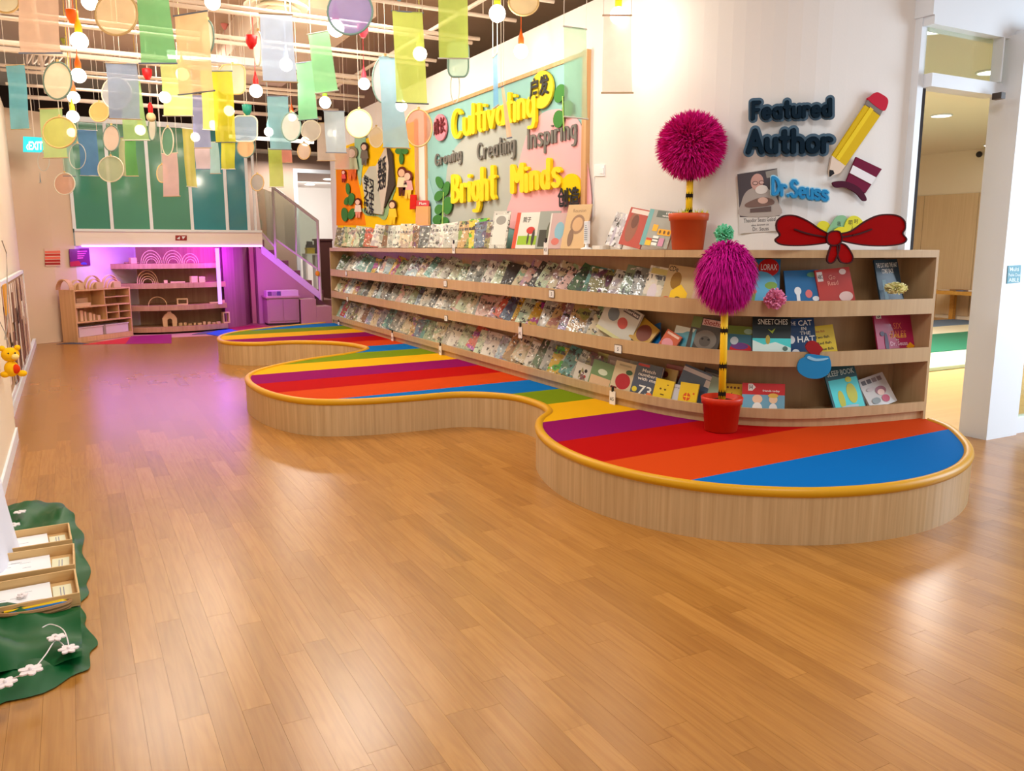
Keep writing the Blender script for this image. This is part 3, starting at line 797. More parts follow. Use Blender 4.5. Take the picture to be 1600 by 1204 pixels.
row(.14, s_at(1002, 1.15) - .08, .168, .12, LEDGE[0] + .02, 36, 27, 17, 'on the upper ledge', 'books on the upper ledge')
row(.14, s_at(930, .8), .165, .12, LEDGE[1] + .02, 35, 28, 18, 'on the middle ledge', 'books on the middle ledge')
row(.14, s_at(925, .45) - .1, .195, .12, LEDGE[2], 26, 24, 13, 'on the lowest ledge', 'books on the lowest ledge', pal=purple_lit)

def art(o, w_, h, t, items):
    """flat print on the front of a book: fractions of the cover"""
    k = 0
    for it in items:
        k += 1; y = -t / 2 - .0004 * k
        if it[0] == 'text':
            _, s, x0, z0, x1, z1, rgb = it
            me = glyph_mesh(s, bold=.012)
            xs = [v.co.x for v in me.vertices]; ys = [v.co.y for v in me.vertices]
            a, b, c, d = min(xs), max(xs), min(ys), max(ys)
            for v in me.vertices:
                v.co = ((x0 + (x1 - x0) * (v.co.x - a) / (b - a) - .5) * w_, y, (z0 + (z1 - z0) * (v.co.y - c) / (d - c)) * h)
            me.materials.append(M('ink_%d_%d_%d' % rgb, rgb, .4, .4)); link('title', me, o)
            continue
        if it[0] == 'rect':
            _, x0, z0, x1, z1, rgb = it; pts = [(x0, z0), (x1, z0), (x1, z1), (x0, z1)]
        elif it[0] == 'ell':
            _, cx, cz, rx, rz, rgb = it; pts = [(cx + rx * math.cos(2 * math.pi * i / 20), cz + rz * math.sin(2 * math.pi * i / 20)) for i in range(20)]
        else:
            _, pts, rgb = it
        pts = [((x - .5) * w_, z * h) for x, z in pts]; n = len(pts)
        me = MB().add([(x, y, z) for x, z in pts], [tuple(range(n))]).mesh('cover_print', M('ink_%d_%d_%d' % rgb, rgb, .4, .4))
        link('cover_print', me, o)
PLAINC = {}
def plain_cover(rgb):
    return M('plain_cover_%d_%d_%d' % rgb, tuple(v * .92 for v in rgb), .4, .4, coat=.3)
def feature(x0, x1, yt, tier, rgb, label, items=(), roll=0, lean=16, yaw=0, t=.012, off=.11, group='books facing out at the curved end', pattern=False, ybase=None):
    """book facing out, sized from its pixel box; tier 0 = shelf top"""
    z = [TOPZ, LEDGE[0] + .02, LEDGE[1] + .02, LEDGE[2]][tier]
    s = s_at((x0 + x1) / 2, z + .1, off); p, a = at(s, off)
    depth = (Vector((p.x, p.y, z)) - EYE).dot(FW)
    vx = Vector((p.x, p.y, z)) - EYE; vx.z = 0; vx.normalize()
    tdir = Vector((math.cos(a + math.radians(yaw)), math.sin(a + math.radians(yaw)), 0)); right = Vector((vx.y, -vx.x, 0))
    cosf = max(.35, abs(tdir.dot(right)))
    w_ = (x1 - x0) * depth / F / cosf
    base_y = proj((p.x, p.y, z))[1]
    h = (base_y - yt) * depth / F / math.cos(math.radians(lean)) * 1.0
    w_, h = round(w_, 3), round(h, 3)
    o = put_book(w_, h, t, s, off, z, yaw, lean, roll, rgb, label, group)
    if not pattern:
        o.data = o.data.copy(); o.data.materials[0] = plain_cover(rgb)
    art(o, w_, h, t, items)
    return o
K = (18, 16, 18); WH = (244, 242, 236)
# --- shelf top
G0 = 'books standing at the near end of the shelf top'
feature(764, 790, 331, 0, (196, 196, 190), 'tall silver-sleeved book standing in front of the grey board corner', [('rect', .1, .1, .9, .9, (214, 214, 208)), ('ell', .5, .75, .3, .12, (150, 150, 146))], yaw=30, group=G0, pattern=True)
feature(799, 846, 333, 0, (240, 238, 230), 'white book with red spine and green grass on its cover on the shelf top', [('rect', 0, 0, .13, 1, (206, 74, 44)), ('rect', .16, .1, 1, .35, (150, 190, 40)), ('text', '院子', .25, .72, .5, .88, K), ('ell', .55, .5, .14, .1, (196, 44, 34)), ('ell', .66, .3, .05, .22, (60, 56, 50)), ('ell', .5, .27, .03, .16, (60, 56, 50))], yaw=22, group=G0)
feature(836, 868, 331, 0, (170, 178, 170), 'grey green book with dark trees beside the white grass-covered book', [('rect', .1, .05, .5, .5, (74, 74, 66)), ('ell', .65, .45, .2, .3, (104, 110, 92))], yaw=28, off=.15, group=G0)
feature(854, 884, 334, 0, (222, 190, 188), 'pink book with a pale blue patch on the shelf top', [('ell', .55, .5, .25, .25, (138, 186, 204)), ('ell', .4, .2, .2, .1, (214, 120, 110)), ('rect', 0, 0, .08, 1, (230, 220, 212))], yaw=28, group=G0)
feature(876, 912, 321, 0, (226, 190, 140), 'tall tan book with a brown heron figure on the shelf top', [('text', 'Reunion', .25, .82, .8, .9, (150, 120, 86)), ('ell', .55, .55, .3, .22, (150, 118, 92)), ('ell', .55, .55, .22, .16, (206, 166, 122)), ('ell', .35, .25, .12, .2, (132, 104, 84))], yaw=16, off=.13, group=G0)
feature(945, 972, 338, 0, (232, 230, 234), 'book whitened by painted glare, with grey scribbles, on the shelf top', [('ell', .3, .3, .08, .3, (186, 180, 196)), ('ell', .6, .6, .06, .3, (196, 192, 200)), ('ell', .8, .3, .05, .2, (176, 172, 186))], yaw=10, roll=12, group=G0, pattern=True)  # white cover colour stands in for glare on the sleeve
feature(966, 1001, 332, 0, (198, 72, 58), 'red book with a brown tree on the shelf top', [('ell', .35, .5, .25, .4, (150, 92, 70)), ('ell', .4, .65, .15, .18, (110, 60, 44)), ('rect', .1, .86, .9, .97, (238, 214, 204))], yaw=4, roll=10, group=G0)
feature(999, 1043, 334, 0, (176, 176, 166), 'teal edged activity book with yellow buildings beside the orange pot', [('rect', 0, 0, .16, 1, (110, 172, 172)), ('rect', .3, .8, .95, .98, (96, 104, 96)), ('text', '100\nwords', .5, .83, .9, .96, WH), ('rect', .3, .42, .48, .6, (244, 176, 30)), ('rect', .52, .34, .98, .5, (244, 176, 30)), ('ell', .6, .42, .04, .05, (120, 84, 30)), ('ell', .75, .42, .04, .05, (120, 84, 30)), ('ell', .9, .42, .04, .05, (120, 84, 30)), ('rect', .2, .02, .4, .16, (250, 190, 40)), ('rect', .2, .16, .4, .22, (206, 70, 40)), ('rect', .42, .04, .62, .3, WH), ('rect', .42, .12, .62, .15, (90, 90, 90)), ('rect', .42, .2, .62, .23, (90, 90, 90)), ('rect', .66, .04, .84, .26, (206, 140, 170))], yaw=0, roll=7, group=G0)
# --- upper ledge near end
G1 = 'books at the near end of the upper ledge'
feature(1000, 1034, 421, 1, (230, 222, 204), 'white book with pink streaks on the upper ledge, left of the yellow castle book', [('ell', .4, .3, .2, .25, (232, 220, 226)), ('rect', .1, .8, .9, .95, (206, 190, 110))], yaw=10, roll=8, group=G1, pattern=True)
feature(1030, 1082, 421, 1, (214, 184, 130), 'cover with brown balloon and yellow castle on the upper ledge', [('text', 'CDe', .03, .84, .3, .97, K), ('ell', .32, .62, .16, .22, (150, 108, 30)), ('poly', [(.25, .02), (.25, .35), (.5, .55), (.75, .35), (.75, .02)], (246, 200, 30)), ('ell', .18, .1, .14, .1, (200, 70, 40)), ('ell', .5, .2, .08, .04, (110, 80, 20))], yaw=4, roll=6, group=G1)
feature(1078, 1120, 430, 1, (222, 186, 160), 'peach book half hidden behind the hanging magenta pompom', [('rect', .1, .1, .9, .5, (206, 150, 140))], yaw=0, roll=6, group=G1)
feature(1112, 1156, 428, 1, (70, 60, 96), 'dark violet book half hidden behind the hanging magenta pompom', [('rect', .1, .1, .9, .4, (46, 40, 64))], yaw=0, roll=3, group=G1)
feature(1158, 1216, 407, 1, (40, 140, 196), 'bright blue book with a red title cloud on the upper ledge', [('ell', .7, .84, .27, .17, (206, 26, 22)), ('text', 'LORAX', .5, .79, .92, .91, WH), ('ell', .27, .88, .16, .09, (214, 140, 50)), ('text', 'New', .16, .85, .38, .91, (200, 70, 30)), ('ell', .5, .45, .45, .32, (96, 186, 226)), ('ell', .78, .5, .16, .07, (130, 176, 60)), ('poly', [(.24, .03), (.34, .03), (.4, .36), (.3, .36)], (120, 170, 60)), ('ell', .36, .38, .06, .04, (226, 120, 60)), ('rect', 0, 0, 1, .07, (90, 150, 70))], yaw=0, roll=0, group=G1)
feature(1233, 1284, 425, 1, (30, 116, 176), 'blue book with two white dancing dots, under the red bow', [('ell', .35, .5, .10, .1, (236, 240, 240)), ('rect', .3, .2, .4, .42, (236, 240, 240)), ('ell', .66, .42, .10, .1, (230, 120, 120)), ('rect', 0, 0, 1, .12, (150, 170, 120)), ('ell', .85, .3, .1, .06, (236, 240, 240)), ('ell', .8, .88, .15, .06, (90, 150, 120))], roll=-2, group=G1)
feature(1287, 1338, 424, 1, (196, 44, 24), 'red book with pale swirls on the upper ledge, under the right side of the bow', [('rect', .04, .72, .2, .95, (226, 214, 206)), ('text', 'ABC', .05, .78, .19, .88, K), ('ell', .78, .9, .1, .07, (226, 200, 190)), ('text', 'Go\nRead', .3, .6, .6, .85, (236, 150, 130)), ('ell', .75, .3, .2, .12, (226, 190, 180)), ('ell', .35, .16, .22, .05, (236, 170, 80)), ('rect', .1, 0, .9, .06, (236, 210, 190))], roll=-5, group=G1)
feature(1381, 1414, 408, 1, (28, 62, 82), 'dark teal book behind the yellow paper pompom', [('text', 'THE CAT AND THE HAT\nCOMES BACK', .06, .72, .95, .93, WH), ('rect', .2, .1, .36, .6, (120, 150, 160)), ('ell', .7, .5, .08, .05, (180, 196, 204))], roll=-2, group=G1)
# --- middle ledge near end
G2 = 'books at the near end of the middle ledge'
feature(928, 985, 487, 2, (214, 214, 204), 'large grey-white magazine with a red scribble on the middle ledge', [('rect', .5, .8, .95, .95, (90, 88, 90)), ('text', 'Stories', .5, .84, .93, .93, WH), ('ell', .62, .5, .14, .16, (196, 70, 60)), ('ell', .3, .6, .16, .2, (110, 124, 136)), ('rect', 0, 0, 1, .1, (206, 206, 150))], yaw=6, roll=18, group=G2, t=.02)
feature(978, 1012, 513, 2, (196, 150, 40), 'mustard book with maroon blotch leaning low on the middle ledge', [('ell', .5, .5, .36, .36, (110, 40, 20))], yaw=4, roll=24, lean=30, group=G2)
feature(1014, 1032, 513, 2, (10, 110, 180), 'small blue book tipped over on the middle ledge', [], yaw=0, roll=-28, lean=30, off=.15, group=G2)
feature(1026, 1052, 525, 2, (222, 100, 60), 'small orange and pink book on the middle ledge', [('ell', .45, .35, .35, .28, (226, 150, 160)), ('rect', .1, .8, .9, .92, (240, 200, 180))], roll=20, lean=24, off=.08, group=G2)
feature(1046, 1078, 514, 2, (96, 176, 196), 'light teal book with a white cloud top on the middle ledge', [('poly', [(0, 1), (0, .7), (.4, .76), (.6, .86), (.9, .88), (.95, 1)], (214, 222, 210)), ('ell', .45, .5, .2, .14, (60, 150, 180))], roll=6, group=G2)
feature(1070, 1118, 501, 2, (78, 70, 66), 'dark grey animal book with red-lettered title strip on the middle ledge', [('rect', 0, .7, .3, 1, (120, 140, 80)), ('rect', .33, .8, .98, .97, (226, 190, 184)), ('text', 'Sloths', .38, .82, .94, .95, (150, 24, 24)), ('ell', .55, .42, .36, .26, (128, 120, 112)), ('ell', .55, .38, .18, .14, (92, 84, 78)), ('ell', .46, .44, .04, .03, K), ('ell', .66, .44, .04, .03, K)], roll=6, group=G2)
feature(1108, 1124, 512, 2, (226, 140, 34), 'narrow orange book beside the yellow striped pole', [], roll=4, group=G2, off=.14)
feature(1132, 1176, 512, 2, (60, 120, 140), 'blue green book with a red fish shape on the middle ledge', [('rect', 0, .75, 1, 1, (110, 130, 50)), ('ell', .55, .3, .38, .2, (200, 30, 40)), ('ell', .5, .4, .3, .1, (110, 60, 130)), ('ell', .3, .55, .14, .12, (190, 200, 206)), ('ell', .75, .85, .16, .08, (150, 180, 150))], roll=2, group=G2)
feature(1178, 1235, 495, 2, (8, 30, 30), 'black book fading to bright cyan under a hand-drawn title on the middle ledge', [('rect', 0, 0, 1, .5, (70, 220, 222)), ('poly', [(0, .0), (1, .0), (1, .3), (.6, .42), (.3, .36), (0, .46)], (226, 250, 244)), ('text', 'SNEETCHES', .14, .8, .92, .92, (220, 226, 210)), ('poly', [(.4, .7), (.5, .66), (.6, .72), (.52, .6)], (170, 200, 50)), ('ell', .4, .47, .06, .1, (190, 170, 60)), ('rect', .7, .06, 1, .2, (170, 220, 60)), ('ell', .85, .28, .07, .05, (90, 120, 110))], group=G2, off=.09)
feature(1232, 1278, 501, 2, (12, 66, 116), 'deep blue book with a large white title on the middle ledge, above the blue bowl', [('rect', .02, .74, .18, .97, (226, 226, 222)), ('text', 'THE', .2, .84, .4, .93, WH), ('text', 'CAT', .48, .82, .92, .95, WH), ('text', 'IN', .56, .71, .72, .79, WH), ('text', 'THE', .5, .6, .84, .68, WH), ('text', 'HAT', .4, .42, .96, .57, WH), ('ell', .2, .5, .12, .1, (226, 226, 226)), ('ell', .3, .15, .14, .12, (226, 226, 226))], roll=-3, group=G2, off=.125)
feature(1276, 1310, 512, 2, (232, 196, 18), 'yellow book with four lines of small black words on the middle ledge', [('text', 'One fish', .15, .8, .6, .87, (170, 70, 20)), ('text', 'Two fish', .15, .62, .75, .7, K), ('text', 'Red fish', .2, .44, .8, .52, K), ('text', 'Blue fish', .25, .26, .85, .34, K), ('text', 'fish fish', .3, .1, .95, .17, K)], roll=-5, off=.14, group=G2)
feature(1378, 1430, 486, 2, (190, 26, 84), 'magenta storybook with a small orange arrow on the middle ledge', [('rect', .06, .82, .2, .97, (226, 222, 214)), ('text', 'S', .09, .84, .17, .95, K), ('text', 'SIX\nTALES', .38, .42, .8, .72, (230, 120, 90)), ('text', 'TALES', .34, .4, .8, .49, (236, 170, 70)), ('text', 'by', .5, .34, .58, .38, WH), ('text', 'Dr. Seuss', .34, .24, .8, .33, (246, 200, 214)), ('poly', [(.78, .06), (.95, .06), (.95, .2), (1, .2), (.87, .3), (.74, .2), (.78, .2)], (240, 160, 20)), ('ell', .25, .3, .05, .22, (60, 20, 60)), ('ell', .16, .5, .06, .05, (60, 20, 60))], group=G2)
# --- lowest ledge near end
G3 = 'books at the near end of the lowest ledge'
feature(894, 922, 572, 3, (226, 220, 206), 'white book with small black and red birds on the lowest ledge', [('ell', .3, .5, .08, .1, K), ('ell', .6, .65, .08, .1, K), ('ell', .6, .35, .08, .08, (180, 50, 40))], yaw=10, roll=8, group=G3)
feature(918, 955, 570, 3, (110, 150, 96), 'green book with a pale orange lower half on the lowest ledge', [('rect', .05, .05, .9, .4, (216, 180, 140)), ('ell', .5, .6, .2, .12, (210, 222, 196))], yaw=6, roll=6, group=G3, t=.018)
feature(952, 984, 569, 3, (226, 210, 170), 'cream book with a big red apple on the lowest ledge', [('ell', .55, .38, .36, .26, (178, 20, 40)), ('ell', .75, .7, .16, .08, (40, 96, 60)), ('rect', .2, .86, .8, .92, (170, 160, 130)), ('rect', .05, .02, .35, .16, (110, 20, 24))], yaw=4, roll=4, group=G3, t=.02)
feature(984, 1024, 572, 3, (66, 82, 106), 'navy puzzle book with white writing and a big number on the lowest ledge', [('rect', .06, .9, .5, .97, (196, 60, 60)), ('text', 'Match\nnumbers\nwith me', .16, .5, .9, .84, WH), ('text', '73', .3, .08, .8, .36, (236, 236, 226)), ('ell', .15, .2, .1, .08, (226, 206, 60)), ('ell', .75, .12, .12, .08, (230, 120, 60))], yaw=0, roll=3, group=G3, t=.02)
feature(1018, 1046, 595, 3, (248, 212, 16), 'bright yellow book with two small faces on the lowest ledge', [('ell', .35, .6, .06, .04, (110, 80, 10)), ('ell', .6, .6, .06, .04, (110, 80, 10)), ('rect', .4, .35, .6, .4, (110, 80, 10)), ('ell', .7, .8, .04, .03, (110, 80, 10))], roll=3, group=G3, off=.07)
feature(1022, 1048, 578, 3, (206, 170, 90), 'tan book with a brown patch behind the yellow face book', [('ell', .3, .8, .2, .1, (110, 44, 20))], roll=3, group=G3, off=.16)
feature(1040, 1066, 602, 3, (214, 218, 226), 'half-white pale book left of the yellow sun book on the lowest ledge', [('text', 'Yoyo', .1, .8, .9, .9, (120, 126, 140))], roll=1, group=G3, off=.08)
feature(1058, 1086, 600, 3, (250, 210, 14), 'yellow book with a red sun drawn on it on the lowest ledge', [('ell', .45, .45, .2, .16, (214, 80, 20)), ('rect', .28, .43, .62, .47, (250, 210, 14)), ('rect', .43, .25, .47, .65, (250, 210, 14)), ('ell', .8, .6, .05, .04, (214, 80, 20))], roll=1, group=G3, off=.07)
feature(1050, 1098, 583, 3, (88, 112, 140), 'blue book with white top strip tilted behind the yellow sun book', [('rect', 0, .82, 1, .94, (214, 216, 218)), ('rect', .8, .6, .98, .8, (226, 224, 220))], roll=14, group=G3, off=.15)
feature(1084, 1112, 580, 3, (70, 66, 62), 'dark grey leaning book behind the orange floor pot', [('rect', .1, .8, .9, .9, (170, 170, 160))], roll=10, group=G3, off=.2)
feature(1100, 1122, 592, 3, (150, 176, 150), 'grey green book behind the orange floor pot', [('rect', .1, .1, .9, .3, (200, 206, 190))], roll=8, group=G3, off=.12)
feature(1124, 1160, 601, 3, (240, 196, 28), 'yellow book with a row of brown dots right of the floor pot', [('ell', .3, .86, .05, .04, (110, 60, 20)), ('ell', .45, .86, .05, .04, (110, 60, 20)), ('ell', .6, .86, .05, .04, (110, 60, 20)), ('ell', .75, .86, .05, .04, (110, 60, 20)), ('poly', [(.4, .6), (.52, .7), (.46, .5)], K)], off=.14, group=G3)
feature(1161, 1225, 601, 3, (120, 180, 206), 'square book with red title band over two round-headed children', [('rect', 0, .64, 1, 1, (196, 24, 22)), ('poly', [(.14, .76), (.14, .98), (.24, .98), (.32, .87), (.24, .76)], (230, 224, 214)), ('text', 'H', .17, .8, .24, .94, K), ('text', 'friends today', .48, .72, .88, .8, WH), ('ell', .36, .5, .12, .14, (240, 196, 160)), ('ell', .36, .2, .12, .2, (236, 232, 226)), ('ell', .73, .5, .1, .13, (240, 200, 160)), ('ell', .73, .62, .12, .07, (226, 180, 70)), ('ell', .73, .2, .1, .18, (236, 232, 226)), ('rect', 0, .0, .1, .16, (200, 150, 60))], group=G3, off=.09)
feature(1307, 1353, 577, 3, (20, 84, 92), 'shiny turquoise book with two yellow shapes under a dark title band on the lowest ledge', [('rect', .06, .03, .97, .7, (70, 206, 206)), ('text', 'SLEEP BOOK', .08, .78, .94, .9, (190, 210, 196)), ('ell', .32, .26, .1, .2, (190, 186, 30)), ('ell', .68, .36, .16, .22, (190, 186, 30)), ('ell', .68, .66, .1, .06, (200, 200, 50)), ('ell', .5, .08, .3, .04, (170, 190, 196))], roll=-6, lean=22, group=G3)
feature(1362, 1402, 597, 3, (214, 204, 196), 'pale pinkish tilted book with a girl drawn in pink on the lowest ledge', [('rect', .1, .78, .26, .92, (90, 80, 80)), ('rect', .3, .78, .46, .92, (90, 80, 80)), ('rect', .5, .78, .66, .92, (130, 110, 106)), ('rect', .7, .78, .86, .92, (130, 110, 106)), ('ell', .62, .48, .2, .14, (150, 90, 100)), ('ell', .6, .42, .13, .1, (236, 196, 180)), ('ell', .66, .2, .14, .12, (196, 70, 96)), ('ell', .3, .22, .16, .1, (130, 134, 130)), ('ell', .3, .6, .16, .06, (186, 170, 166))], roll=-12, lean=30, group=G3, t=.02)
# loose stacked books behind the front row of the lowest ledge
for i, (x0, x1, yt, c, nm) in enumerate(((880, 905, 548, (120, 50, 60), 'maroon'), (898, 918, 552, (70, 60, 110), 'violet'), (928, 948, 553, (206, 200, 120), 'pale yellow'), (944, 978, 560, (170, 150, 140), 'mauve grey'), (978, 1016, 569, (196, 196, 186), 'pale grey'), (1034, 1084, 575, (180, 90, 80), 'dull red'))):
    feature(x0, x1, yt, 3, c, nm + ' book standing behind the front row, under the middle ledge lip', [('rect', .1, .7, .9, .85, tuple(min(255, v + 40) for v in c))], off=.24, lean=8, roll=4, yaw=6, group='books behind the front row of the lowest ledge')
# ------------------------------------------------------------------ shelf labels
CARD = M('label_card', (232, 230, 224), .5, .3)
def shelf_tag(px, py, tier, big, label):
    z0 = [TOPZ - .04, LEDGE[0] + .03, LEDGE[1] + .03, LEDGE[2] - .02][tier]
    s = s_at(px, z0, -.006); p, a = at(s, -.004)
    # height from pixel
    lo, hi = .1, 1.6
    for _ in range(40):
        m = (lo + hi) / 2
        if proj((p.x, p.y, m))[1] > py: lo = m
        else: hi = m
    t = thing('label_clip', label, 'label', (p.x, p.y, lo), a, 'shelf labels')
    w_, h = (.068, .105) if big else (.082, .062)
    c = MB().box(-w_ / 2, -.005, -h / 2, w_ / 2, -.002, h / 2).obj('card', CARD, t)
    me = glyph_mesh('A5' if big else '5', bold=.01)
    xs = [v.co.x for v in me.vertices]; ys = [v.co.y for v in me.vertices]
    for v in me.vertices: v.co = ((v.co.x - sum(xs) / len(xs)) * .042, -.0056, (v.co.y - (min(ys) + max(ys)) / 2) * .042 + (-.01 if big else 0))
    me.materials.append(M('ink_60_60_60', (60, 60, 60), .5)); link('number', me, c)
    if big:
        MB().box(-.008, -.008, h / 2 - .005, .008, .004, h / 2 + .035).obj('black_clip', M('black_plastic', (24, 22, 22), .4), t)
    else:
        MB().path([(-w_ / 2, -.004, -h / 2), (w_ / 2, -.004, -h / 2), (w_ / 2, -.004, h / 2), (-w_ / 2, -.004, h / 2)], .003, 5, True).obj('card_rim', M('label_rim', (90, 84, 78), .5), t)
for i, (px, py, tier, big) in enumerate(((541, 427, 1, 0), (696, 443, 1, 0), (862, 459, 1, 0), (543, 467, 2, 0), (697, 497, 2, 0), (813, 519, 2, 1), (966, 545, 2, 0), (529, 508, 3, 1), (613, 526, 3, 1), (688, 547, 3, 1), (957, 621, 3, 1), (709, 388, 0, 1), (853, 388, 0, 1))):
    pos = ['hanging on the shelf-top edge', 'on the upper ledge lip', 'on the middle ledge lip', 'clipped below the lowest ledge'][tier]
    order = sorted(p for p, _, t_, _b in ((541, 0, 1, 0), (696, 0, 1, 0), (862, 0, 1, 0), (543, 0, 2, 0), (697, 0, 2, 0), (813, 0, 2, 0), (966, 0, 2, 0), (529, 0, 3, 0), (613, 0, 3, 0), (688, 0, 3, 0), (957, 0, 3, 0), (709, 0, 0, 0), (853, 0, 0, 0)) if t_ == tier)
    shelf_tag(px, py, tier, big, 'small white number label %s, %s from the stair end' % (pos, ordinal(order.index(px) + 1)))
# acrylic sign on the shelf top
s = s_at(917, TOPZ + .1, .08); p, a = at(s, .08)
t = thing('table_sign', 'white upright sign with lines of small text between the tan book and the white books', 'sign', (p.x, p.y, TOPZ), a - .3)
W3 = M('white_plastic', (240, 242, 244), .35, .5)
MB().box(-.058, -.008, .045, .058, .008, .225).obj('frame', W3, t)
fc = MB().box(-.05, -.0095, .055, .05, -.008, .215).obj('face', M('sign_face', (214, 228, 232), .4), t)
for k in range(8): MB().box(-.04 + (.02 if k < 2 else 0), -.0105, .075 + .016 * (7 - k), .04 - (.02 if k < 2 else 0), -.0095, .081 + .016 * (7 - k)).obj('text_line', M('ink_120', (120, 130, 140), .5), fc)
MB().lathe([(.05, 0), (.05, .008), (.014, .02), (.012, .05)], (0, 0, 0), 16).obj('base', W3, t, True)
s = s_at(935, TOPZ + .02, .12); p, a = at(s, .14)
o = MB().prism(spline([(-.06, -.04), (.06, -.05), (.08, .04), (-.05, .05)], 4), 0, .03).obj('folded_paper', CARD); o.location = (p.x, p.y, TOPZ + .001); o.rotation_euler = (0, 0, a)
tag(o, 'low white folded paper pile lying beside the upright sign on the shelf top', 'paper')
# ================================================================== BOARDS ON THE WALL
BP = Plane((4.0, 8, 2), (-1, 0, 0))
FRM = wood('board_frame_wood', (214, 168, 118), (190, 138, 86), 'Z', .5, .6)
b1 = thing('display_board', 'large teal display board with cut-out paper shapes and a wooden frame', 'board', (3.99, 7.85, 2.3))
TEAL = M('board_teal', (142, 190, 188), .85, .15, var=.05)
mb = MB(); mb.box(3.985, 6.1, TOPZ + .005, 3.998, 9.66, 3.09); world_part(mb, 'backing_sheet', TEAL, b1)
world_part(MB().box(3.955, 6.06, TOPZ + .005, 3.998, 6.13, 3.12), 'frame_post', FRM, b1)
world_part(MB().box(3.965, 9.64, TOPZ + .005, 3.998, 9.69, 3.12), 'frame_post', FRM, b1)
world_part(MB().box(3.965, 6.13, 3.08, 3.998, 9.64, 3.115), 'frame_rail', FRM, b1)
def sheet(root, name, pts, col, off, th=.003, rough=.85, label=None):
    o = world_part(flat(MB(), pts, BP, off, th), name, M(name + '_%d_%d_%d' % col, col, rough, .2), root)
    if label: o['label'] = label
    return o
sheet(b1, 'paper_shape', spline([(703, 352), (697, 300), (703, 245), (735, 208), (790, 180), (828, 168), (848, 178), (846, 200), (822, 240), (806, 290), (806, 352)], 5), (176, 182, 176), .016, label='grey paper shape')
sheet(b1, 'paper_shape', spline([(797, 356), (801, 300), (812, 250), (826, 204), (845, 179), (865, 171), (885, 173), (902, 186), (912, 206), (915.5, 232), (915.5, 356)], 5), (240, 178, 184), .022, label='pink arched paper shape')
sheet(b1, 'paper_shape', spline([(665, 352), (668, 280), (676, 300), (690, 352)], 4), (150, 196, 198), .018)
sheet(b1, 'paper_disc', ell(687, 199, 10, 21), (238, 140, 156), .03, .02, label='pink disc')
sheet(b1, 'paper_disc', ell(846, 140, 17.5, 30, rot=8), (226, 208, 56), .03, .02, label='yellow blob')
sheet(b1, 'paper_disc', ell(892, 293, 15, 22), (246, 206, 10), .03, .02, label='golden yellow blob')
GRN = (66, 128, 60)
for cx, cy, rx, ry, ro in ((686, 285, 5, 10, -20), (696.5, 295, 5, 12, 12), (685, 306, 6, 9, 30), (699, 321, 7, 14, 5), (685, 327, 6, 8, 20), (683, 343, 7, 8, 30), (694, 346, 6, 7, 0), (874, 146, 8, 15, 15), (872, 186, 8, 14, 5), (886, 170, 8, 14, 5)):
    sheet(b1, 'paper_leaf', ell(cx, cy, rx, ry, 16, ro), GRN, .035, .012)
world_part(flat(MB(), [(690, 350), (692, 300), (693.4, 300), (692, 350)], BP, .05, .004), 'stem', M('stem_green', (150, 190, 90), .7), b1)
world_part(flat(MB(), [(880, 205), (878, 150), (879.5, 150), (881.5, 205)], BP, .05, .004), 'stem', M('stem_green', (150, 190, 90), .7), b1)
FOAM = M('yellow_foam', (250, 214, 20), .6, .3); GREYL = M('grey_letter', (112, 110, 104), .6, .3); BLK = M('black_card', (22, 20, 20), .6, .3); MAR = M('maroon_card', (104, 16, 26), .6, .3)
FSH = M('yellow_foam_edge', (196, 150, 10), .7, .2)
def lettering(label, text, p0, p1, h0, h1, r, mat, th=.03, off=.03, jit=0, gap=.22):
    c = BP.at((p0[0] + p1[0]) / 2, (p0[1] + p1[1]) / 2 - 10)
    t = thing('foam_lettering', label, 'lettering', c); word(t, text, p0, p1, h0, h1, r, BP, off, th, mat, jitter=jit, gap=gap)
lettering('yellow foam word Cultivating across the top of the teal board', 'Cultivating', (707, 215), (834, 180), 42, 48, 2.6, FOAM, jit=1.5, gap=.26)
lettering('small grey word Growing on the left of the teal board', 'Growing', (680, 259), (720, 248), 17, 19, 1.1, GREYL, .007, gap=.3)
lettering('grey word Creating in the middle of the teal board', 'Creating', (746, 249), (803, 236), 24, 28, 1.3, GREYL, .007, gap=.3)
lettering('grey word Inspiring on the pink shape of the teal board', 'Inspiring', (825, 232), (899, 214), 31, 32, 1.6, GREYL, .007, gap=.34)
lettering('yellow foam word Bright low on the teal board', 'Bright', (707, 315), (772, 309), 40, 52, 2.9, FOAM, jit=1.5, gap=.3)
lettering('yellow foam word Minds low on the pink shape', 'Minds', (800, 300), (873, 290), 40, 44, 3.3, FOAM, jit=1.2, gap=.36)
def characters(label, text, box, mat, slope):
    t = thing('cut_out_characters', label, 'lettering', BP.at((box[0] + box[2]) / 2, (box[1] + box[3]) / 2))
    text_px(text, box, BP, .052, .012, mat, t, 'character', .03, slope)
characters('dark red two-character word on the pink disc', '成长', (677, 187, 695, 213), MAR, -.35)
characters('black two-character word on the yellow blob at the top of the board', '启发', (827, 124, 857, 157), BLK, -.35)
characters('black two-character word on the golden blob low on the board', '创造', (871, 294, 905, 325), BLK, -.1)
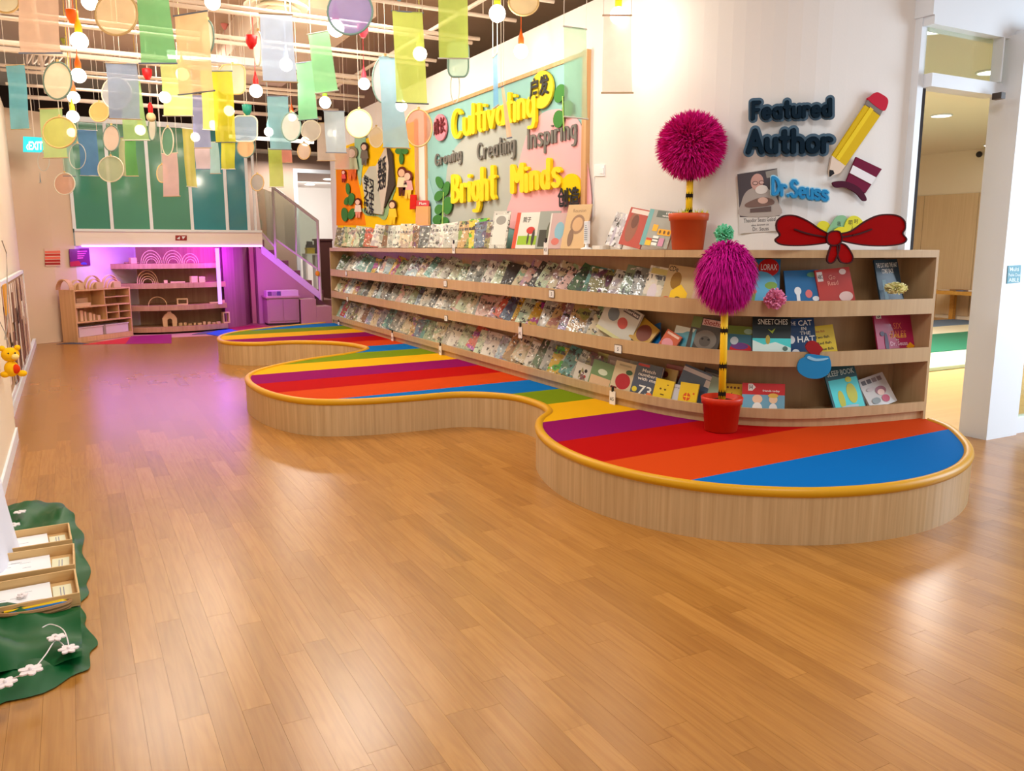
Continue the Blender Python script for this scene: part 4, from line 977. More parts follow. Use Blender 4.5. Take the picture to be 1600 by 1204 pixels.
# orange and yellow board
b2 = thing('story_board', 'orange and yellow board with an open paper book and paper children', 'board', (3.99, 11.8, 2.3))
YB = M('board_yellow', (250, 204, 8), .85, .15)
world_part(MB().box(3.985, 10.0, TOPZ + .005, 3.998, 13.58, 3.05), 'backing_sheet', YB, b2)
world_part(MB().box(3.965, 9.97, TOPZ + .005, 3.998, 10.02, 3.07), 'frame_post', FRM, b2)
sheet(b2, 'paper_shape', [(525.5, 352), (525.5, 262), (545, 236), (556, 268), (563, 300), (572, 352)], (250, 140, 10), .014, label='orange paper hill')
sheet(b2, 'paper_shape', spline([(556, 200), (568, 196), (572, 240), (566, 262), (563, 290), (558, 268), (554, 230)], 4), (160, 206, 178), .02, label='mint ribbon')
sheet(b2, 'paper_shape', spline([(566, 325), (572, 336), (590, 338), (603, 342), (614, 306), (618, 290), (612, 240), (604, 225), (598, 330)], 4), (150, 190, 140), .022, label='mint book edge')
sheet(b2, 'paper_page', [(565, 280), (577, 260), (587, 259), (597, 335), (574, 332)], (196, 200, 186), .034, .02, label='left page of the paper book')
sheet(b2, 'paper_page', [(587, 259), (603, 228), (607, 260), (605, 290), (597, 335)], (214, 204, 190), .034, .02, label='right page of the paper book')
sheet(b2, 'paper_page', [(603, 226), (612, 240), (616, 290), (600, 325), (605, 290), (607, 258)], (72, 62, 54), .03, .02, label='dark page edge')
def characters2(label, text, box, slope):
    t = thing('cut_out_characters', label, 'lettering', BP.at((box[0] + box[2]) / 2, (box[1] + box[3]) / 2))
    text_px(text, box, BP, .056, .006, BLK, t, 'character', .03, slope)
characters2('two columns of black characters on the left page of the paper book', '学习\n之中\n快乐', (568, 272, 584, 331), .5)
characters2('slanting black characters on the right page of the paper book', '其乐\n无穷', (590, 250, 603, 300), -.6)
for cx, cy, rx, ry, ro in ((543, 295, 3, 9, -5), (548, 311, 5, 10, 8), (541.5, 314, 4, 6.5, 20), (538, 335, 5, 11, -5), (549, 334, 5, 9, 20), (623, 236, 6, 5, 0), (632, 236, 5, 5, 0), (626.5, 248, 3.2, 9, 0)):
    sheet(b2, 'paper_leaf', ell(cx, cy, rx, ry, 14, ro), GRN, .035, .01)
def paper_child(label, cx, top, h, hair, skin, top_c, leg_c):
    t = thing('paper_figure', label, 'paper figure', BP.at(cx, top + h / 2)); w_ = h * .18
    P = lambda pts, c, o_, nm: world_part(flat(MB(), pts, BP, o_, .004), nm, M('paper_%d_%d_%d' % c, c, .85, .15), t)
    P(ell(cx, top + h * .2, w_ * .9, h * .2, 16), hair, .042, 'hair')
    P(ell(cx - w_ * .1, top + h * .22, w_ * .6, h * .13, 16), skin, .048, 'face')
    P([(cx - w_ * .7, top + h * .36), (cx + w_ * .7, top + h * .36), (cx + w_, top + h * .7), (cx - w_, top + h * .7)], top_c, .046, 'jacket')
    P([(cx - w_ * .7, top + h * .7), (cx + w_ * .7, top + h * .7), (cx + w_ * .5, top + h), (cx + w_ * .1, top + h), (cx, top + h * .78), (cx - w_ * .2, top + h), (cx - w_ * .6, top + h)], leg_c, .046, 'legs')
paper_child('tiny paper child with long brown hair beside the left paper plant', 559, 309, 31, (92, 34, 24), (244, 206, 186), (240, 226, 214), (236, 150, 130))
paper_child('paper child in yellow with long brown hair at the bottom of the paper book', 613, 312, 38, (84, 48, 34), (244, 206, 170), (250, 214, 60), (250, 210, 40))
paper_child('paper child in a yellow coat on the right of the story board', 628, 260, 46, (96, 36, 24), (236, 190, 160), (236, 226, 190), (90, 44, 30))
paper_child('paper child in pink with brown hair beside the yellow-coated child', 637, 266, 44, (110, 50, 36), (240, 200, 180), (226, 170, 170), (246, 206, 90))
paper_child('paper child with grey clothes and dark hair near the top of the mint ribbon', 569, 222, 36, (60, 44, 40), (226, 196, 176), (120, 112, 100), (110, 104, 96))
paper_child('tall paper figure with an orange skirt at the left of the story board', 550, 228, 52, (150, 140, 110), (226, 206, 190), (196, 206, 170), (240, 120, 60))
paper_child('tiny red paper child on the orange hill', 536.5, 265, 20, (150, 40, 30), (244, 200, 190), (236, 90, 90), (140, 40, 40))
sheet(b2, 'paper_shape', [(641, 304), (649, 304), (649.5, 326), (640, 327)], (206, 30, 16), .05, .02, label='red paper box')
t = thing('clear_bag', 'clear bag with a red printed header hanging between the two boards', 'bag', BP.at(660, 335))
world_part(flat(MB(), [(650, 322), (669, 322), (669, 352), (649, 352)], BP, .04, .03), 'pouch', M('clear_pouch', (244, 176, 110), .25, .6), t)
hd = world_part(flat(MB(), [(650, 313), (669.5, 313), (669.5, 322), (650, 322)], BP, .05, .012), 'header_card', M('header_red', (206, 60, 60), .5), t)
o = text_px('Plum', (655, 315.5, 666, 320), BP, .064, .001, M('ink_244', (244, 240, 236), .5), hd, 'print', .01)
# socket plate on the white wall
p = BP.at(936, 266)
t = thing('wall_socket', 'small white switch plate with cord on the wall right of the teal board', 'switch', p)
pl = Plane((4.0, 5.8, 2), (-1, 0, 0))
world_part(flat(MB(), [(928, 257), (944, 257), (944, 275), (928, 275)], pl, 0, .012), 'plate', W3, t)
world_part(flat(MB(), [(936, 262), (942, 262), (942, 271), (936, 271)], pl, .012, .006), 'rocker', W3, t)
world_part(MB().path([tuple(pl.at(929, 276, .006)), tuple(pl.at(927, 300, .006)), tuple(pl.at(926, 345, .006))], .003, 5), 'cord', W3, t)
# ------------------------------------------------------------------ FEATURED WALL
_p, _a = at(s_at(1290, 2.0, DEPTH), DEPTH)
FPn = Vector((math.sin(_a), -math.cos(_a), 0))
def fplane(px):
    q, a = at(s_at(px, 2.0, DEPTH), DEPTH); return Plane((q.x, q.y, 2), (math.sin(a), -math.cos(a), 0))
NAVY = M('navy_card', (8, 32, 48), .6, .1); SLATE = M('slate_card', (84, 110, 130), .7, .1)
fp = fplane(1236)
t = thing('wall_word', 'dark navy word Featured with a slate outline on the white wall', 'lettering', fp.at(1236, 170)); word(t, 'Featured', (1177, 185), (1298, 180), 25, 25, 3.0, fp, .05, .02, NAVY, SLATE, 4.0, gap=.32)
t = thing('wall_word', 'larger dark navy word Author with a slate outline below the other word', 'lettering', fp.at(1236, 220)); word(t, 'Author', (1170, 237), (1299, 236), 33, 33, 3.8, fp, .05, .02, NAVY, SLATE, 4.4, gap=.28)
BLU = M('sky_blue_card', (22, 138, 200), .45, .4); LBL = M('pale_blue_card', (160, 216, 240), .5)
t = thing('wall_word', 'bright blue doctor name lettering sloping over the corner of the portrait poster', 'lettering', fp.at(1255, 298)); word(t, 'Dr.Seuss', (1208, 303), (1293, 313), 26, 23, 2.3, fp, .07, .012, BLU, LBL, 1.6, gap=.22)
# portrait poster
pp = fplane(1190)
t = thing('portrait_poster', 'poster with a photo of a bearded man in glasses above three lines of text', 'poster', pp.at(1187, 318))
F_ = lambda pts, c, o_, nm='print': world_part(flat(MB(), pts, pp, o_, .001), nm, M('photo_%d_%d_%d' % c, c, .25, .5, coat=.4), t)
F_([(1152, 271), (1215, 262), (1219, 360), (1155, 365)], (214, 210, 206), .004, 'paper')
F_([(1152, 272), (1214, 263), (1218, 337), (1156, 339)], (70, 62, 72), .006, 'photo')
F_([(1196, 268), (1214, 264), (1215, 275), (1198, 278)], (150, 146, 140), .007)
F_(spline([(1157, 337), (1158, 318), (1164, 302), (1175, 294), (1195, 292), (1210, 304), (1217, 318), (1218, 336)], 4), (176, 166, 160), .008)
F_(ell(1183, 284, 10, 13, 20, 8), (206, 160, 150), .010)
F_(ell(1190, 296, 10, 7, 18, -10), (226, 220, 214), .011)
F_(ell(1180, 286, 4.5, 3.2, 14), (90, 60, 62), .012); F_(ell(1190, 285, 4.5, 3.2, 14), (90, 60, 62), .012)
F_(ell(1180, 286, 3.4, 2.3, 14), (214, 176, 168), .013); F_(ell(1190, 285, 3.4, 2.3, 14), (214, 176, 168), .013)
F_(spline([(1165, 318), (1190, 308), (1208, 312), (1206, 320), (1170, 324)], 4), (120, 92, 84), .011)
F_(ell(1192, 313, 8, 5, 16), (216, 176, 160), .012)
F_([(1172, 326), (1205, 322), (1205, 330), (1172, 332)], (96, 76, 74), .012)
for s_, bx in (('Theodor Seuss Geisel', (1162, 341.5, 1212, 348)), ('also known as', (1174, 350, 1201, 353.5)), ('Dr. Seuss', (1176, 355, 1201, 361))):
    text_px(s_, bx, pp, .0052, .0004, M('ink_40', (40, 38, 40), .5), t, 'caption', .004, -.06)
# pencil
t = thing('paper_pencil', 'big yellow card pencil with red eraser leaning on the white wall', 'wall decoration', fplane(1340).at(1340, 210))
q = fplane(1340)
C_ = lambda pts, c, o_, nm, th=.006: world_part(flat(MB(), pts, q, o_, th), nm, M('card_%d_%d_%d' % c, c, .65, .1), t)
C_([(1353, 163), (1376, 180), (1321, 259), (1300, 243)], (216, 180, 20), .02, 'shaft', .015)
C_([(1360, 167), (1365, 171), (1311, 251), (1306, 247)], (236, 206, 40), .036, 'facet', .002)
C_([(1357, 155), (1380, 172), (1375, 181), (1352, 164)], (128, 120, 116), .02, 'ferrule', .015)
C_(spline([(1362, 150), (1370, 144), (1378, 147), (1387, 154), (1387, 164), (1380, 173), (1357, 156)], 4), (196, 36, 60), .02, 'eraser', .018)
C_([(1300, 243), (1321, 259), (1313, 270), (1297, 276), (1296, 266)], (226, 206, 186), .02, 'sharpened_wood', .015)
C_([(1296.5, 265), (1302, 266), (1304, 271), (1297, 276)], (36, 32, 34), .03, 'lead', .008)
# plain striped hat stand-in
t = thing('card_hat', 'maroon and white card hat tilted on the white wall below the pencil', 'wall decoration', fplane(1345).at(1345, 270))
C_(spline([(1302, 289), (1303, 284), (1320, 283), (1340, 291), (1352, 305), (1354, 313), (1348, 313), (1338, 302), (1322, 293), (1308, 293)], 4), (74, 10, 38), .03, 'brim', .012)
C_([(1322, 285), (1338, 245), (1378, 264), (1352, 302), (1338, 292)], (112, 14, 52), .028, 'crown', .012)
C_([(1328, 270), (1333, 258), (1369, 277), (1362, 288)], (236, 234, 236), .042, 'hat_band', .003)
# red bow
q = fplane(1315)
t = thing('paper_bow', 'wide red card bow standing on the shelf top in front of the white wall', 'wall decoration', q.at(1315, 360))
RED = (150, 3, 3); DRED = (60, 2, 4)
p0, a0 = at(s_at(1315, TOPZ, .012), .012)
q = Plane((p0.x, p0.y, 1.5), (math.sin(a0), -math.cos(a0), 0))
lobeL = [(1296, 367), (1280, 357), (1262, 345), (1243, 337), (1226, 337), (1215, 345), (1214, 358), (1219, 367), (1212, 375), (1222, 382), (1250, 383.5), (1280, 381), (1296, 377)]
lobeR = [(1310, 366), (1330, 361), (1352, 346), (1375, 336), (1400, 336), (1413, 344), (1415, 356), (1411, 365), (1417, 374), (1408, 381), (1380, 384), (1345, 382), (1310, 374)]
def outline(root, pts, c, dc, o_, nm):
    s_ = spline(pts, 5); cx = sum(p[0] for p in s_) / len(s_); cy = sum(p[1] for p in s_) / len(s_)
    world_part(flat(MB(), s_, q, o_, .010), nm, M('card_%d_%d_%d' % c, c, .7, .06), root)
    mb = MB()
    for i in range(len(s_)): flat(mb, capsule(s_[i], s_[(i + 1) % len(s_)], 1.0, 3), q, o_ + .003, .010 + .0004 * (i % 7))
    world_part(mb, 'dark_outline', M('card_%d_%d_%d' % dc, dc, .6, .2), root)
outline(t, lobeL, RED, DRED, .006, 'left_loop'); outline(t, lobeR, RED, DRED, .006, 'right_loop')
outline(t, [(1302, 380), (1312, 382), (1310, 395), (1304, 408), (1297, 411), (1293, 406), (1296, 392)], RED, DRED, .012, 'tail')
outline(t, [(1310, 381), (1322, 383), (1332, 398), (1332, 407), (1326, 411), (1314, 409), (1309, 396)], RED, DRED, .012, 'tail')
outline(t, [(1294, 366), (1302, 361), (1312, 362), (1316, 372), (1312, 381), (1300, 383), (1293, 377)], RED, DRED, .018, 'knot')
for pts in ([(1242, 358), (1256, 363), (1272, 367), (1290, 370)], [(1362, 358), (1346, 364), (1330, 368), (1316, 370)]):
    mb = MB(); s_ = spline(pts, 4, False)
    for i in range(len(s_) - 1): flat(mb, capsule(s_[i], s_[i + 1], 1.2, 4), q, .02, .004 + .0004 * (i % 7))
    world_part(mb, 'fold_line', M('card_%d_%d_%d' % DRED, DRED, .6, .2), t)
q2 = fplane(1320)
for i, (pts, c, lb) in enumerate((([(1276, 366), (1277, 352), (1284, 345), (1293, 347), (1298, 354), (1302, 368)], (222, 214, 20), 'plain yellow paper egg behind the left loop of the red bow'), ([(1292, 368), (1302, 345), (1310, 337), (1320, 337), (1324, 345), (1322, 368)], (136, 190, 140), 'green paper egg with a scribbled word behind the bow knot'), ([(1318, 368), (1322, 346), (1332, 337), (1343, 340), (1350, 352), (1340, 368)], (224, 218, 24), 'yellow paper egg with black scribbles behind the right loop of the bow'), ([(1300, 366), (1308, 356), (1320, 355), (1326, 368)], (232, 220, 10), 'small yellow paper egg above the bow knot'))):
    o = flat(MB(), spline(pts, 4), q2, .006 + .005 * i, .004).obj('paper_egg', M('egg_%d_%d_%d' % c, c, .7)); tag(o, lb, 'paper egg', 'paper eggs behind the bow')
    if i in (1, 2):
        for s_, bx in ((('我', (1308, 346, 1314, 353)),) if i == 1 else (('明', (1326, 344, 1332, 352)), ('时', (1335, 342, 1341, 349)), ('人', (1330, 353, 1334, 359)))):
            me = text_px(s_, bx, q2, .0105 + .005 * i, .0004, BLK, o, 'scribble', .0)
# small teal notice on the door jamb
DJ = Plane((6.3, 3.758, 1.4), (0, -1, 0))
t = thing('door_notice', 'small teal notice with white lettering on the white door jamb', 'sign', DJ.at(1585, 428))
world_part(flat(MB(), [(1575.5, 415), (1595.5, 414), (1594, 441), (1573.5, 443)], DJ, 0, .004), 'plate', M('notice_teal', (56, 136, 156), .4), t)
for s_, bx in (('Multi', (1578, 417.5, 1592, 423.5)), ('Fable Den', (1576, 427, 1594, 431.5)), ('ABLE', (1576, 434, 1592, 440))):
    text_px(s_, bx, DJ, .0045, .0004, M('ink_226', (226, 244, 250), .5), t, 'lettering', .012)
# ================================================================== POMPOM TREES
TERRA = M('terracotta_plastic', (206, 82, 34), .45, .4); TERRA2 = M('red_orange_plastic', (200, 50, 22), .4, .4)
SOIL = M('soil', (60, 40, 28), .95, .1)
POLEY = M('pole_yellow', (238, 192, 20), .5, .3); BAND = M('black_fur_tape', (36, 26, 18), .9, .1)
def fur(c, r, n, ln, droop, rr, flat_z=1.0):
    mb = MB(); c = Vector(c)
    for i in range(n):
        z = rr.uniform(-1, 1); a = rr.uniform(0, 2 * math.pi); q = math.sqrt(1 - z * z)
        d = Vector((q * math.cos(a), q * math.sin(a), z)); base = c + Vector((d.x * r, d.y * r, d.z * r * flat_z)) * .93
        d2 = (d + Vector((rr.uniform(-.5, .5), rr.uniform(-.5, .5), rr.uniform(-.5, .5) - droop))).normalized()
        l = ln * rr.uniform(.6, 1.2); s = d.orthogonal().normalized() * .006; s.rotate(Matrix.Rotation(rr.uniform(0, 6.28), 3, d))
        mid = base + d2 * l * .6 ; tip = base + d2 * l + Vector((0, 0, -droop * l * .5))
        mb.add([base - s, base + s, mid + s * .7, mid - s * .7, tip], [(0, 1, 2, 3), (3, 2, 4)])
    return mb
def pom_tree(label, base, pot_r, pot_h, pot_mat, pole_h, ball_px, rx, rz, col, col2, droop, lean, bands, plants):
    t = thing('pompom_tree', label, 'craft tree', base)
    lean = Vector(lean)
    MB().lathe([(pot_r * .74, 0), (pot_r * .80, .004), (pot_r * .94, pot_h * .80), (pot_r * 1.0, pot_h * .80), (pot_r * 1.04, pot_h * .97), (pot_r, pot_h), (pot_r * .92, pot_h), (pot_r * .9, pot_h * .86), (.0, pot_h * .86)], (0, 0, 0), 28).obj('pot', pot_mat, t, True)
    MB().lathe([(pot_r * .9, pot_h * .84), (pot_r * .5, pot_h * .90), (0, pot_h * .90)], (0, 0, 0), 20).obj('soil', SOIL, t)
    a = Vector((0, 0, pot_h * .5)); b = lean + Vector((0, 0, pole_h))
    MB().tube(a, b, .024, 14).obj('pole', POLEY, t, True)
    for k, f in enumerate(bands):
        c = a.lerp(b, f); d = (b - a).normalized()
        mb = MB().tube(c - d * .012, c + d * .012, .0255, 14)
        for i in range(36):
            an = i * 2 * math.pi / 18; up = 1 if i % 2 else -1
            p = c + Vector((math.cos(an) * .026, math.sin(an) * .026, 0)) + d * .011 * up
            mb.add([p + Vector((math.sin(an) * .004, -math.cos(an) * .004, 0)), p - Vector((math.sin(an) * .004, -math.cos(an) * .004, 0)), p + d * up * R.uniform(.008, .022)], [(0, 1, 2)])
        mb.obj('dark_band', BAND, t)
    c = b + Vector((0, 0, rz * .55))
    ball = MB().ball(c, 1, 24, 16, (rx * .95, rx * .95, rz * .95)).obj('pompom', M('pompom_core_%d' % col[0], col, .95, .1), t, True)
    rr = random.Random(3)
    f = fur(c, rx, 7000, .07 if not droop else .085, droop, rr, rz / rx).obj('fur', M('pompom_fur_%d' % col2[0], col2, .8, .25, var=.35, vscale=25), ball); f['kind'] = 'stuff'
    if plants:
        mb = MB()
        for i in range(70):
            a_ = R.uniform(0, 6.28); q = R.uniform(.3, .95) * pot_r; p = Vector((math.cos(a_) * q, math.sin(a_) * q, pot_h * .9)); d = Vector((R.uniform(-.5, .5), R.uniform(-.5, .5), 1)).normalized() * R.uniform(.03, .07); s = Vector((R.uniform(-1, 1), R.uniform(-1, 1), 0)).normalized() * .008
            mb.add([p - s, p + s, p + d], [(0, 1, 2)])
        mb.obj('shredded_paper', M('shred_yellow', plants, .8), t)
    return t
s1 = s_at(1075, TOPZ + .1, .15); q, _ = at(s1, .15)
dep = (Vector((q.x, q.y, 1.5)) - EYE).dot(FW); k = dep / F
pom_tree('bright pink furry ball on a striped pole in an orange pot on the shelf top', (q.x, q.y, TOPZ), 30 * k, 56 * k, TERRA, (387 - 250) * k, None, 39 * k, 38 * k, (196, 8, 112), (222, 18, 136), .12, (0, 0, 0), (.96, .74, .5, .28), (206, 206, 30))
q = PZ(1126, 672, PT); q = Vector((q.x, q.y, PT + .001)); dep = (q - EYE).dot(FW); k = dep / F
pom_tree('magenta hanging-fur ball on a yellow striped pole in a red pot on the platform', q, 31 * k, 54 * k, TERRA2, (675 - 452) * k, None, 33 * k, 40 * k, (160, 0, 104), (196, 0, 136), .9, (-.012, 0, 0), (.93, .66, .38, .16), None)
def paper_pom(label, c, r, col, flat_=1.0, n=110):
    mb = MB(); rr = random.Random(int(r * 1e4))
    for i in range(n):
        z = 1 - 2 * (i + .5) / n; a = i * 2.39996; q = math.sqrt(1 - z * z); d = Vector((q * math.cos(a), q * math.sin(a), z))
        u = d.orthogonal().normalized(); u.rotate(Matrix.Rotation(rr.uniform(0, 6.28), 3, d)); v = d.cross(u); ln = r * rr.uniform(.85, 1.1)
        pts = [d * r * .15, d * ln * .6 + u * r * .22, d * ln + u * r * .16 + v * r * .12, d * ln * 1.04 - v * r * .02, d * ln - u * r * .16 + v * r * .1, d * ln * .6 - u * r * .22]
        mb.add([(p.x, p.y, p.z * flat_) for p in pts], [(0, 1, 2, 3, 4, 5)])
    o = mb.obj('paper_pompom', M('tissue_%d_%d_%d' % col, col, .85, .1)); o.location = c
    return tag(o, label, 'paper flower')
def on_lip(px, py, off):
    s = s_at(px, 1.1, off); p, a = at(s, off); lo, hi = .2, 2
    for _ in range(40):
        m = (lo + hi) / 2
        if proj((p.x, p.y, m))[1] > py: lo = m
        else: hi = m
    return Vector((p.x, p.y, lo))
paper_pom('pink tissue-paper pompom hanging on the upper ledge lip', on_lip(1210, 467, -.06), .068, (238, 150, 186))
paper_pom('pale yellow tissue pompom in front of the dark teal book', on_lip(1398, 450, .03), .075, (250, 246, 190), .55)
paper_pom('mint green tissue pompom above the magenta furry ball', on_lip(1127, 366, .09), .066, (132, 222, 180))
# blue bowl with red fish tail cut-out
p0, a0 = at(s_at(1272, .9, -.012), -.012)
q = Plane((p0.x, p0.y, .9), (math.sin(a0), -math.cos(a0), 0))
t = thing('paper_bowl', 'round blue card bowl with a plain red fish shape, fixed on the middle ledge lip', 'wall decoration', q.at(1272, 565))
world_part(flat(MB(), spline([(1257, 558), (1263, 553), (1290, 556), (1296, 558), (1299, 572), (1294, 584), (1280, 591), (1262, 590), (1249, 582), (1246, 572), (1250, 562)], 5), q, .0, .012), 'bowl', M('bowl_blue', (24, 134, 190), .45), t)
world_part(flat(MB(), spline([(1264, 556), (1276, 560), (1294, 559), (1290, 562), (1275, 564), (1262, 560)], 4), q, .012, .003), 'bowl_rim', M('bowl_rim', (150, 206, 230), .5), t)
world_part(flat(MB(), spline([(1259, 540), (1265, 533), (1274, 533), (1282, 540), (1286, 546), (1281, 552), (1281, 558), (1272, 556), (1262, 548)], 4), q, -.008, .012), 'fish', M('fish_red', (156, 14, 20), .5), t)
# ================================================================== LEFT WALL ITEMS
LP = Plane((-.535, 10, 1), (1, 0.014, 0))
t = thing('paper_board', 'long pinboard crowded with hanging paper strips along the left wall', 'board', (-.56, 9.5, 1))
world_part(MB().box(-.57, 7.5, .18, -.548, 12.6, 1.15), 'backing', M('cork_board', (190, 160, 130), .9), t)
world_part(MB().box(-.57, 7.45, 1.15, -.535, 12.65, 1.19).box(-.57, 7.45, .14, -.535, 12.65, .18).box(-.57, 12.6, .14, -.535, 12.65, 1.19), 'frame', WHITE2, t)
for i in range(44):
    y = 7.55 + i * .112; h = R.uniform(.3, .75); z = R.uniform(.55, 1.1) if i % 3 else 1.12
    c = R.choice([(236, 220, 210), (214, 190, 178), (246, 236, 228), (120, 80, 66), (206, 170, 150), (150, 110, 96), (232, 206, 190)])
    o = world_part(MB().box(-.546 + .012 * (i % 3), y, max(.2, z - h), -.541 + .012 * (i % 3), y + R.uniform(.09, .2), z), 'paper_strip', M('strip_%d_%d_%d' % c, c, .8), t)
o = MB().box(-.50, 8.0, .93, -.49, 8.35, 1.18).obj('yellow_envelope', M('envelope', (226, 162, 40), .7)); tag(o, 'orange-yellow envelope pinned at the top of the paper board', 'envelope')
# plush toy
PY_ = M('plush_yellow', (246, 190, 26), .9, .1, bump=.3, bscale=120); PR = M('plush_red', (222, 60, 20), .9, .1)
c = PX(17, 563, -.40)
t = thing('plush_toy', 'small yellow plush toy with a red belly hanging on the left wall', 'plush toy', c)
sc_ = .085
MB().ball((0, 0, .04), 1, 14, 10, (.055, .055, .05)).obj('head', PY_, t, True)
MB().ball((.0, -.01, -.055), 1, 14, 10, (.045, .05, .055)).obj('body', PY_, t, True)
MB().ball((.02, -.03, -.055), 1, 12, 8, (.032, .03, .035)).obj('belly', PR, t, True)
MB().ball((.03, -.045, .03), 1, 10, 8, (.024, .022, .02)).obj('muzzle', M('plush_cream', (250, 220, 130), .9), t, True)
for sx in (-1, 1):
    MB().ball((sx * .045, .0, .085), .02, 10, 8).obj('ear', PY_, t, True)
    MB().ball((sx * .05 + .01, -.02, -.09), 1, 10, 8, (.03, .03, .022)).obj('foot', PY_, t, True)
    MB().ball((.02 * sx + .012, -.05, .055), .006, 8, 6).obj('eye', M('black_plastic', (24, 22, 22), .4), t, True)
MB().path([(0, 0, .08), (-.02, 0, .2), (-.06, .02, .32)], .003, 5).obj('hanging_loop', M('cord_grey', (150, 140, 130), .7), t)
# thin cord on the wall
o = MB().path([tuple(PX(3, 376, -.465)), tuple(PX(10, 395, -.465)), tuple(PX(11, 420, -.465)), tuple(PX(12, 500, -.465)), tuple(PX(8, 530, -.465))], .004, 5).obj('wall_wire', M('cord_grey', (150, 140, 130), .7)); tag(o, 'thin grey cord running down the left wall beside the paper board', 'cord')
# ================================================================== GREEN CLOTH AND TRAYS
SAT = M('green_satin', (0, 82, 36), .42, .22)
outl = [(-.30, 3.01), (-.10, 3.07), (-.05, 3.18), (-.025, 3.32), (-.05, 3.52), (-.065, 3.7), (-.045, 3.86), (-.03, 4.05), (-.045, 4.4), (-.055, 4.75), (-.09, 5.05), (-.12, 5.24), (-.2, 5.4), (-.3, 5.47), (-.4, 5.42), (-.6, 5.40), (-1.1, 5.3), (-1.25, 4.2), (-1.1, 3.05), (-.7, 2.95)]
outl = spline(outl, 5)
ctr = Vector((-.6, 4.2)); mb = MB(); vs = []; fs = []; NR = 16; no = len(outl)
def cloth_z(x, y, f):
    fold = .020 * math.sin(9 * y + 4 * x) + .016 * math.sin(23 * x - 8 * y + 1) + .014 * math.sin(33 * y + 14 * x)
    return .022 + max(-.018, fold * (.25 + .75 * f))
for i in range(NR + 1):
    f = i / NR
    for j, (x, y) in enumerate(outl):
        wob = 1 + (.018 * math.sin(j * .9) if i == NR else 0)
        p = ctr + (Vector((x, y)) - ctr) * f * wob
        vs.append((p.x, p.y, cloth_z(p.x, p.y, f if i < NR else 1) if i < NR else .006))
for i in range(NR):
    for j in range(no):
        j2 = (j + 1) % no; fs.append((i * no + j, i * no + j2, (i + 1) * no + j2, (i + 1) * no + j))
o = mb.add(vs, fs).obj('green_cloth', SAT, None, True, True); tag(o, 'shiny green cloth spread on the floor by the left wall', 'cloth')
# raised swag of cloth in front of the white table
mb = MB(); vs = []; fs = []; n1, n2 = 26, 18
for i in range(n1 + 1):
    for j in range(n2 + 1):
        u, v = i / n1, j / n2
        x = -1.1 + (1.0 - .10 * math.sin(u * 3)) * (.62 + .38 * v) * (1 if True else 1); y = 3.12 + .72 * u
        x = -1.0 + .93 * v; hgt = .17 * (1 - v) ** 1.1 * math.sin(math.pi * min(1, .15 + u * .85))
        z = .034 + hgt + .018 * math.sin(13 * u + 7 * v) + .012 * math.sin(27 * v + 9 * u)
        y += .05 * math.sin(v * 3.0)
        vs.append((x, y, max(.012, z)))
for i in range(n1):
    for j in range(n2):
        a = i * (n2 + 1) + j; fs.append((a, a + 1, a + n2 + 2, a + n2 + 1))
o = mb.add(vs, fs).obj('green_cloth', SAT, None, True, True); tag(o, 'bunched dark green satin fold draped in front of the white-covered table', 'cloth')
t = thing('covered_table', 'low round table hidden under a white cloth at the left edge beside the trays', 'table', (-.765, 4.36, 0))
WCL = M('white_cloth', (226, 228, 240), .8, .15)
prof = []
vs = []; fs = []; n = 48
rings = [(.0, .60), (.36, .60), (.385, .585), (.395, .5), (.41, .3), (.43, .12), (.445, .02)]
for r, z in rings:
    for j in range(n):
        a = 2 * math.pi * j / n; w_ = 1 + (.05 * math.sin(9 * a) * (.6 - z) / .6 if z < .58 else 0)
        vs.append((r * w_ * math.cos(a), r * w_ * math.sin(a), z))
for i in range(len(rings) - 1):
    for j in range(n): fs.append((i * n + j, i * n + (j + 1) % n, (i + 1) * n + (j + 1) % n, (i + 1) * n + j))
MB().add(vs, fs).obj('white_cover', WCL, t, True, True)
